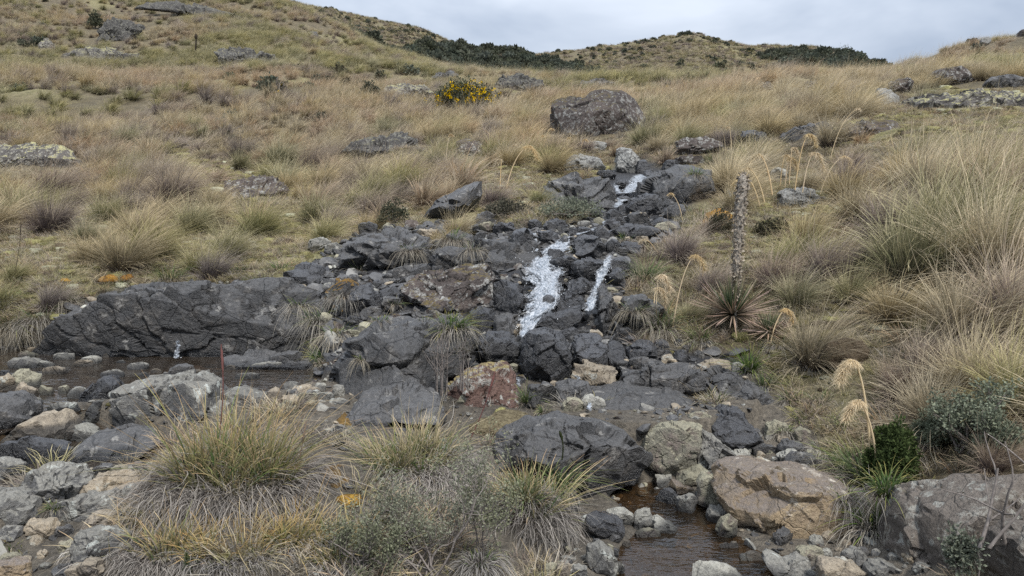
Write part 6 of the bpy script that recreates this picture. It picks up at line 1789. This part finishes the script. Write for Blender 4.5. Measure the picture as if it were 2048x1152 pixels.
for st in [((1745, 985, 1708, 722, 56, -1), 'tallest fluffy cream plume in front of the right bank', .008, .3, 900),
           ((1760, 990, 1718, 802, 50, -1), 'second fluffy cream plume, lower, beside the tallest one', .008, .3, 700),
           ((1310, 660, 1318, 550, 45, 1), 'cream plume over the right bank sedge, upper of a pair', .006, .3, 380), ((1305, 660, 1312, 575, 40, 1), 'cream plume over the right bank sedge, lower of a pair', .006, .3, 320),
           ((1345, 660, 1390, 510, 40, 1), 'arched cream plume on a slanting stem left of the rosette', .006, .3, 300), ((1540, 690, 1572, 618, 34, 1), 'cream plume hanging over the small rosette', .006, .3, 300),
           ((1310, 500, 1287, 478, 26, -1), 'small plume at the sedge top near the boulder field', .005, .3, 160), ((1340, 655, 1378, 692, 16, 1), 'drooped plume touching the ledge below the sedge', .005, .3, 120),
           ((1545, 395, 1518, 308, 55, -1), 'thick bent straw stem left in the plume cluster', .012, .3, 120), ((1530, 410, 1494, 335, 40, -1), 'lower bent straw stem in the plume cluster', .010, .3, 90), ((1520, 415, 1484, 348, 40, -1), 'lowest bent straw stem touching the tall flower stalk', .009, .3, 90),
           ((1570, 375, 1580, 315, 34, 1), 'upright plume in the cluster, left of centre', .009, .3, 200), ((1578, 375, 1585, 295, 26, 1), 'upright slim plume in the cluster centre', .008, .3, 140), ((1590, 380, 1617, 268, 34, 1), 'highest plume stem of the cluster', .008, .3, 200),
           ((1605, 385, 1628, 305, 45, 1), 'brown drooping plume right of the highest stem', .008, .3, 220), ((1640, 390, 1690, 312, 34, 1), 'thin arched plume right of the cluster', .006, .3, 120), ((1560, 375, 1571, 310, 26, 1), 'short plume at the left of the upright ones', .008, .3, 120),
           ((890, 355, 900, 270, 16, 1), 'single plume on a straight stem in the middle slope', .008, .3, 120), ((1012, 380, 1058, 292, 34, 1), 'tall arched plume above the ledge', .010, .3, 260), ((1000, 380, 1004, 318, 26, -1), 'bleached plume left of the tall arched one', .008, .3, 160),
           ((1085, 305, 1102, 258, 16, 1), 'small pale plume below the split boulder, highest', .009, .3, 100), ((1080, 312, 1084, 272, 12, 1), 'small pale plume below the split boulder, left', .009, .3, 80), ((1100, 315, 1128, 297, 14, 1), 'small pale plume below the split boulder, right arched', .008, .3, 80),
           ((1135, 305, 1136, 276, 12, 1), 'straight pale stem left of the small lichened boulder', .008, .3, 80), ((1160, 305, 1170, 280, 16, 1), 'leaning pale plume left of the small lichened boulder', .008, .3, 100), ((1100, 302, 1096, 300, 12, 1), 'tiny pale plume near the white speckled boulder', .008, .3, 60),
           ((1365, 440, 1342, 388, 20, -1), 'dead leaf plume beside the boulder field', .006, .3, 60), ((1463, 300, 1458, 255, 16, -1), 'small plume above the low brown block', .007, .3, 80), ((1660, 320, 1715, 218, 20, 1), 'thin dark stem with plume on the right slope', .006, .3, 60)]:
    plume_grass(*st)


# ---- the two spiky rosettes and the tall woolly flower stalk
def leaf_mesh(L, w, curve):
    t = np.linspace(0, 1, 7); ww = w * (1 - t) ** .75 * np.minimum(1, .7 + t * 2)
    x = L * t; z = curve * L * t ** 2
    V = np.stack([np.stack([x, -ww / 2, z + ww * .12], -1), np.stack([x, 0 * x, z], -1), np.stack([x, ww / 2, z + ww * .12], -1)], 1).reshape(-1, 3)
    i = (np.arange(6) * 3)[:, None] + np.array([0, 1])[None]
    i = i.ravel(); Fc = np.stack([i, i + 1, i + 4, i + 3], -1)
    C = np.zeros((7, 3, 4)); C[..., 0] = t[:, None]; C[..., 1] = .4; C[..., 3] = 1
    return V, Fc, C.reshape(-1, 4)


PM = [grass_material('rosette_inner_leaf', (.05, .07, .035), (.09, .12, .06), (.20, .20, .12), (.08, .11, .06), (.26, .20, .14), .1, .2),
      grass_material('rosette_outer_leaf', (.11, .095, .07), (.25, .185, .145), (.46, .32, .27), (.20, .165, .115), (.40, .28, .22), .1, .25),
      grass_material('rosette_dead_leaf', (.13, .10, .075), (.27, .19, .135), (.36, .26, .19), (.24, .18, .13), (.33, .25, .19), .1, .3)]


def rosette(px, py, rpx, n, label, seed, lw=.0145):
    r = np.random.default_rng(seed)
    q, d = surf(px, py)
    L = rpx * d / F
    root = empty('spiky_rosette', (q[0], q[1], q[2] + L * .28), label, 'spiky rosette plant')
    meshes = {}
    for mi in range(3):
        for cv in range(2):
            V, Fc, C = leaf_mesh(L, lw, (.05, -.12)[cv]); meshes[(mi, cv)] = mesh_np('leaf', V, Fc, [PM[mi]], True, {'bc': C})
    gold = math.pi * (3 - math.sqrt(5))
    for i in range(n):
        f = i / n; el = math.radians(88 - 100 * f ** .9) + r.normal(0, .05); az = i * gold + r.normal(0, .08)
        mi = 0 if f < .42 else (1 if f < .88 else 2)
        o = bpy.data.objects.new('leaf', meshes[(mi, int(r.integers(0, 2)))]); COL.objects.link(o); o.parent = root
        s = r.uniform(.82, 1.05) * (.95 + .08 * f)
        o.scale = (s, s, s); o.rotation_euler = (r.normal(0, .3), -el, az)
        o.location = (math.cos(az) * .02, math.sin(az) * .02, 0)
    return root, d


ros, rd_ = rosette(1465, 656, 98, 290, 'large spiky rosette with pinkish outer leaves on the right bank', 5)
rosette(1537, 678, 52, 150, 'smaller spiky rosette right of the large one', 6, .015)
rosette(1862, 880, 26, 60, 'little green rosette in the dark hollow at the right, left one', 7, .010)
rosette(1968, 880, 28, 60, 'little green rosette at the right near the picture edge', 8, .010)
rosette(1712, 205, 20, 50, 'small dark rosette on the slope left of the paired boulders', 9, .035)
rosette(1596, 252, 20, 46, 'small reddish rosette on the slope above the plumes', 10, .03)

k = NM('woolly_stalk'); _p = k.n('TexCoord').outputs['Object']; _n = k.noise(_p, 55, 5, .7)
_b = k.n('BsdfPrincipled', Base__Color=k.ramp(_n, [(.3, (.16, .13, .11)), (.5, (.33, .29, .24)), (.72, (.50, .46, .39))]), Roughness=.95, Normal=k.bump(_n, 1, .03))
WOOL = k.finish(_b.outputs[0])
q, d = surf(1472, 665); tp = pt(1487, 348, d)
stalk = empty('flower_stalk', q, 'tall dry woolly flower stalk rising behind the large rosette', 'flower stalk')
bvec = np.array(tp) - np.array(q)
s = np.linspace(0, 1, 60)[:, None]; path = bvec * s + np.array([1, 0, 0]) * np.sin(s * 3.14) * -.02
Rr = np.interp(s[:, 0], [0, .32, .42, .6, .85, .97, 1], [.010, .014, .026, .033, .043, .040, .010])
V, Fc, C = tube(path, Rr, 24)
V = V + (fbm(V * 38, 3, 3)[:, None]) * .007 * (V - np.repeat(path, 24, 0)) / .05
obj('stem', mesh_np('stem', V, Fc, [WOOL], True), stalk)
nb = 1500; fs = fr_.uniform(.16, 1.0, nb) ** .9; an = fr_.uniform(0, 6.28, nb)
bp = np.stack([np.interp(fs, s[:, 0], path[:, i]) for i in range(3)], -1); rb = np.interp(fs, s[:, 0], Rr)
bp = bp + np.stack([np.cos(an), np.sin(an), 0 * an], -1) * (rb * .8)[:, None]
V, Fc, C = leaves(fr_, bp, 1, .034, .006, 0, -.1, 1.7)
mk('bracts', [(V, Fc, C)], [grass_material('dry_bract', (.16, .13, .10), (.27, .23, .18), (.40, .35, .28), (.22, .18, .14), (.34, .30, .24), .1, .4)], stalk)


# ---- the twiggy grey-green shrub in front, and others like it
def twig_shrub(px, py, d, hpx, wpx, label, n=9, lvl=3, leafm='shrub', leaf=.013, nl=7, rad=.009, cat='twiggy shrub', spread=1.0, seed=1, wob=.32):
    r = np.random.default_rng(seed)
    if d is None: q, d = surf(px, py)
    else: q = pt(px, py, d); q[2] = max(q[2], float(height(q[0], q[1])) - .02)
    h = hpx * d / F; w = wpx * d / F
    root = empty('twiggy_shrub', q, label, cat)
    tb, tips = branchy(r, (0, 0, 0), h * .5, spread * w / h, n, lvl, rad, wob)
    V, Fc, C = join(tb)
    sc_ = np.array([w / 2 / max(np.percentile(np.abs(V[:, 0]), 96), 1e-3), w / 2.6 / max(np.percentile(np.abs(V[:, 1]), 96), 1e-3), h / max(np.percentile(V[:, 2], 97), 1e-3)])
    V = V * sc_; tips = tips * sc_
    obj('branches', mesh_np('branches', V, Fc, [BARK], True), root)
    if nl: mk('foliage', [leaves(r, tips, nl, leaf, leaf * 1.6, 0, .35, 1.6)], [LM[leafm]], root)
    return root


twig_shrub(850, 1150, 3.0, 220, 260, 'grey green twiggy shrub with tiny leaves at the front centre', 9, 3, 'shrub', .011, 5, .0032, seed=3)
twig_shrub(960, 1130, 3.2, 240, 150, 'taller grey twigs at the right side of the front shrub', 6, 3, 'shrub', .011, 4, .003, seed=4)
twig_shrub(735, 1170, 2.95, 120, 150, 'lower leafy part shrub at the left of the front shrub', 6, 3, 'shrub', .011, 5, .003, seed=14)
twig_shrub(1935, 905, None, 120, 110, 'silver green rosemary like bush under the right tussocks', 12, 2, 'silver', .018, 12, .006, seed=5, spread=.5, wob=.15)
twig_shrub(1850, 900, None, 60, 80, 'small silver bush in the dark hollow at the right', 9, 2, 'silver', .016, 10, .005, seed=6, spread=.6, wob=.15)
twig_shrub(2010, 920, None, 80, 80, 'thin silver bush at the right edge', 9, 2, 'silver', .016, 9, .005, seed=16, spread=.6, wob=.15)
twig_shrub(1927, 1150, 2.75, 70, 50, 'green upright sprig in front of the granite boulder', 12, 1, 'silver', .016, 16, .004, seed=7, spread=.35, wob=.08)
twig_shrub(885, 790, 4.9, 140, 60, 'thin dead brown weed stalk in front of the dark slab', 7, 1, 'heath', .010, 2, .005, seed=8, spread=.2, wob=.1, cat='dead weed')
twig_shrub(925, 780, 4.85, 125, 40, 'dead weed stalk with rusty seed heads in front of the dark slab', 5, 1, 'heath', .012, 8, .004, seed=9, spread=.15, wob=.06, cat='dead weed')
twig_shrub(1990, 1090, 2.7, 250, 200, 'bare thin twig reaching over the granite boulder', 3, 1, 'heath', .01, 1, .004, seed=10, spread=.8, wob=.1, cat='dead weed')
twig_shrub(560, 165 + 25, None, 30, 16, 'grey dead bush stems on the left slope', 6, 1, 'heath', .06, 2, .03, seed=12, spread=.4, cat='dead weed')

# red spikes
k = NM('dark_red_spike'); _p = k.n('TexCoord').outputs['Object']
_b = k.n('BsdfPrincipled', Base__Color=k.ramp(k.noise(_p, 40, 3), [(.3, (.06, .022, .02)), (.7, (.15, .055, .045))]), Roughness=.7)
REDM = k.finish(_b.outputs[0])


def spike(px0, py0, px1, py1, d, label, rad=.008, m=None, head=.35, name='flower_spike', cat='flower spike'):
    q = pt(px0, py0, d); t = pt(px1, py1, d); b = np.array(t) - np.array(q)
    root = empty(name, q, label, cat)
    s = np.linspace(0, 1, 24)[:, None]; path = b * s + np.array([1, 0, 0]) * np.sin(s * 3.1) * .012
    obj('stem', mesh_np('stem', *tube(path, rad * .5, 5)[:2], [m or REDM], True), root)
    hs = (1 - head) + head * s; ph = b * hs + np.array([1, 0, 0]) * np.sin(hs * 3.1) * .012
    Rr = rad * np.sin(np.clip(s[:, 0], .03, .97) * 3.14) ** .5
    V, Fc, C = tube(ph, Rr, 8); V = V + fbm(V * 90, 3, 2)[:, None] * .0015
    obj('seed_head', mesh_np('seed_head', V, Fc, [m or REDM], True), root)


spike(440, 860, 442, 688, 3.6, 'tall dark red flower spike in the big sedge clump', .0065)
spike(940, 880, 990, 742, 4.0, 'thin red flower spike leaning right in front of the rust boulder', .006)
spike(575, 990, 612, 842, 3.4, 'thin brown seed stem at the right of the big sedge clump', .005, TWIG)
spike(1124, 920, 1119, 862, 3.95, 'small green flower spike on the wedge boulder', .008, GM['green'])
spike(391, 220 - 120, 392, 68, 45, 'single dead stalk standing on the upper left hill', .10, GM['dead'], name='dead_stalk', cat='dead stalk')
spike(30, 545, 42, 440, 7.2, 'orange straw stalk at the left edge above the pool', .004, GM['dead'])

# fern leaf
q = pt(376, 1175, 2.85)
fern = empty('fern_frond', q, 'upright fern frond at the bottom edge in the sedge clump', 'fern')
nl = 26; ts = np.linspace(.08, 1, nl); Hf = .15
Vs, Fs, Cs = [], [], []
for sgn in (-1, 1):
    for i, t in enumerate(ts):
        L = .022 * math.sin(min(1, 1.15 - t * .95) * 1.5); b0 = np.array([.01 * t, -.02 * t, Hf * t])
        tipv = b0 + np.array([sgn * L, 0, L * .35]); w = np.array([0, .002, .0035])
        Vs += [b0 - w * .5, b0 + w * .5, tipv + w * .3, tipv - w * .3]; j0_ = len(Vs) - 4; Fs.append([j0_, j0_ + 1, j0_ + 2, j0_ + 3]); Cs += [[.3, .2, 0, 1]] * 4
obj('leaflets', mesh_np('leaflets', np.array(Vs), np.array(Fs), [LM['green']], True, {'bc': np.array(Cs, float)}), fern)
obj('stem', mesh_np('stem', *tube([[0, 0, -.05], [.01, -.02, Hf]], .002, 4)[:2], [GM['green']], True), fern)

# moss and lichen clumps
for px, py, w, h, mt, lab in [(220, 556, 44, 16, 'rust', 'orange moss cushion above the cliff\'s left part'), (255, 555, 26, 14, 'rust', 'smaller orange moss cushion right beside the orange one'), (131, 560, 20, 8, 'rust', 'tiny orange moss patch left of the orange cushions'),
                              (1000, 823, 26, 18, 'yellow', 'small bright yellow green moss ball on the mound'), (698, 1000, 50, 26, 'rust', 'yellow orange moss cushion on the black rock'), (372, 325, 60, 20, 'yellow', 'fresh green mat in the strip on the left slope'),
                              (372, 340, 90, 16, 'yellow', 'green mat nearer part in the strip on the left slope'), 
                              (1438, 440, 60, 40, 'rust', 'orange topped moss hummock left of the tall stalk'), (1000, 845, 130, 40, 'brown', 'reddish soil mound in front of the rust lichened boulder'),
                              (1690, 705, 90, 60, 'brown', 'dark bare soil hollow in the right bank'), (420, 905, 1, 1, 'brown', '')]:
    if not lab: continue
    q, d = surf(px, py + h * .3)
    V, T = cushion(fr_, int(px), 1.0)
    V = V * np.array([w * d / F / 2, w * d / F / 2.6, h * d / F * .75])
    tag(obj('moss_cushion', mesh_np('moss_cushion', V, T, [MM[mt]], True), None, q), lab, 'moss cushion')


# ------------------------------------------------------------------ white water
FOAM = foam_material()


def fall(pts, label, lift=.10, name='waterfall', na=22, layers=2, depths=None):
    """pts: (px, py, half width px) from the lip down"""
    r = np.random.default_rng(int(pts[0][0]))
    s = np.linspace(0, 1, 70); k_ = np.linspace(0, 1, len(pts))
    cx = np.interp(s, k_, [p[0] for p in pts]); cy = np.interp(s, k_, [p[1] for p in pts]); hw = np.interp(s, k_, [p[2] for p in pts])
    if depths is None: dz = np.array([hit(a, b)[1] for a, b in zip(cx, cy)]) - lift
    else: dz = np.interp(s, k_, depths)
    dz = np.minimum.accumulate(dz)
    kk = np.ones(7) / 7; dz = np.convolve(np.pad(dz, 3, 'edge'), kk, 'valid')
    Vs, Fs, As = [], [], []; o_ = 0
    for L in range(layers):
        a = np.linspace(-1, 1, na)
        A, Sx = np.meshgrid(a, s)
        wob = vnoise(np.stack([s * 6 + 9 * L, 0 * s + L, 0 * s], -1), 5 + L) * (.22 if layers > 1 else .1)
        wid = (.72 + .3 * vnoise(np.stack([s * 7, 0 * s + 3 * L, 0 * s], -1), 8)) if L else 1.0 + 0 * s
        PX = cx[:, None] + (A * wid[:, None] + (wob[:, None] if L else 0)) * hw[:, None] + 3 * vnoise(np.stack([A * 2, Sx * 9, 0 * A + L], -1), 3); PY = cy[:, None] + 0 * A + (1 - A ** 2) * 2
        D = dz[:, None] - .03 * (1 - A ** 2) - .02 * L - .022 * fbm(np.stack([A * 3, Sx * 9, 0 * A + 5 * L], -1), 9, 2)
        V = pt(PX, PY, D)
        al = np.cumsum(np.r_[0, np.linalg.norm(np.diff(V[:, na // 2], axis=0), axis=1)])
        W = hw[:, None] * dz[:, None] / F
        flow = np.stack([A * W + 3.7 * L, al[:, None] + 0 * A + 1.3 * L, np.clip(1 - np.abs(A) ** 2, 0, 1) * np.clip(np.minimum(Sx + .02, 1.02 - Sx) * 12, .2, 1) * (1.0 if L else .93)], -1)
        Vs.append(V.reshape(-1, 3)); Fs.append(grid_faces(na, 70) + o_); o_ += V.size // 3; As.append(flow.reshape(-1, 3))
    V = np.concatenate(Vs); me = mesh_np(name, V, np.concatenate(Fs), [FOAM], True)
    at = me.attributes.new('flow', 'FLOAT_VECTOR', 'POINT'); at.data.foreach_set('vector', np.concatenate(As).astype(np.float32).ravel())
    return tag(obj(name, me), label, kind='structure')


fall([(1136, 462, 12), (1130, 480, 22), (1122, 497, 38), (1102, 508, 34), (1088, 520, 38), (1080, 532, 56), (1086, 548, 68), (1092, 568, 62), (1090, 592, 54), (1078, 618, 42), (1060, 640, 32), (1050, 660, 22), (1044, 682, 18)], 'main white waterfall over dark rocks', lift=.24, layers=3)
fall([(1071, 463, 6), (1071, 480, 7), (1072, 502, 7)], 'narrow white rivulet left of the main fall head', lift=.2)
fall([(1222, 505, 7), (1216, 522, 13), (1206, 540, 18), (1195, 560, 14), (1188, 590, 13), (1180, 612, 19), (1172, 622, 14)], 'thin white rivulet right of the main fall', lift=.28)
fall([(1290, 346, 18), (1280, 352, 24), (1272, 362, 22), (1262, 375, 20), (1248, 386, 26)], 'white upper cascade between dark rocks', lift=.45, layers=3)
fall([(1236, 362, 7), (1232, 374, 8), (1240, 386, 12)], 'side stream of the upper cascade', lift=.45)
fall([(1244, 392, 18), (1238, 402, 20), (1234, 414, 12)], 'lower step of the upper cascade', lift=.45)
fall([(1226, 422, 6), (1216, 436, 8), (1204, 450, 6)], 'thin run of water between the boulders below the upper cascade', lift=.42)
fall([(1196, 452, 5), (1172, 462, 7), (1150, 468, 10)], 'thin run of water just above the main waterfall', lift=.36)
fall([(1185, 790, 5), (1178, 806, 8), (1180, 822, 5)], 'small trickle across the smooth slab below the tan stones', lift=.2)
fall([(1453, 352, 5), (1456, 370, 6), (1460, 394, 7)], 'thin distant rivulet right of the low brown block', lift=.5)
fall([(358, 678, 4), (355, 695, 6), (352, 716, 10)], 'trickle running down the dark cliff into the pool', lift=.0, depths=[6.12, 6.1, 6.05])
fall([(1156, 732, 8), (1154, 745, 9), (1156, 758, 8)], 'bit of white water between the big boulder and the tan block', lift=.12)
fall([(1036, 752, 5), (1036, 762, 6), (1037, 772, 6)], 'bit of white water left of the big round boulder', lift=.12)

# droplets and foam flecks thrown about the falls
V0, T0 = ico(1)
Vs, Fs = [], []; o_ = 0
for (x0, y0, x1, y1, n, lf) in [(1030, 500, 1140, 640, 70, .24), (1030, 640, 1066, 676, 30, .2), (1170, 520, 1225, 622, 24, .32), (1215, 345, 1300, 412, 30, .5), (1064, 462, 1080, 505, 22, .25), (348, 700, 362, 718, 8, 0)]:
    for i in range(n):
        px, py = fr_.uniform(x0, x1), fr_.uniform(y0, y1)
        d = hit(px, py)[1] - lf if lf else 6.0
        c = pt(px, py, d - fr_.uniform(0, .05)); s_ = fr_.uniform(.0015, .0035)
        Vs.append(V0 * s_ * np.array([1, 1, fr_.uniform(1, 2)]) + c); Fs.append(T0 + o_); o_ += len(V0)
k = NM('spray_drop'); _b = k.n('BsdfPrincipled', Base__Color=(.85, .88, .9, 1), Roughness=.2); SPR = k.finish(_b.outputs[0])
tag(obj('water_spray', mesh_np('water_spray', np.concatenate(Vs), np.concatenate(Fs), [SPR], True)), 'droplets thrown up by the falls', kind='stuff')
for o in ROCKS: del o['bb']
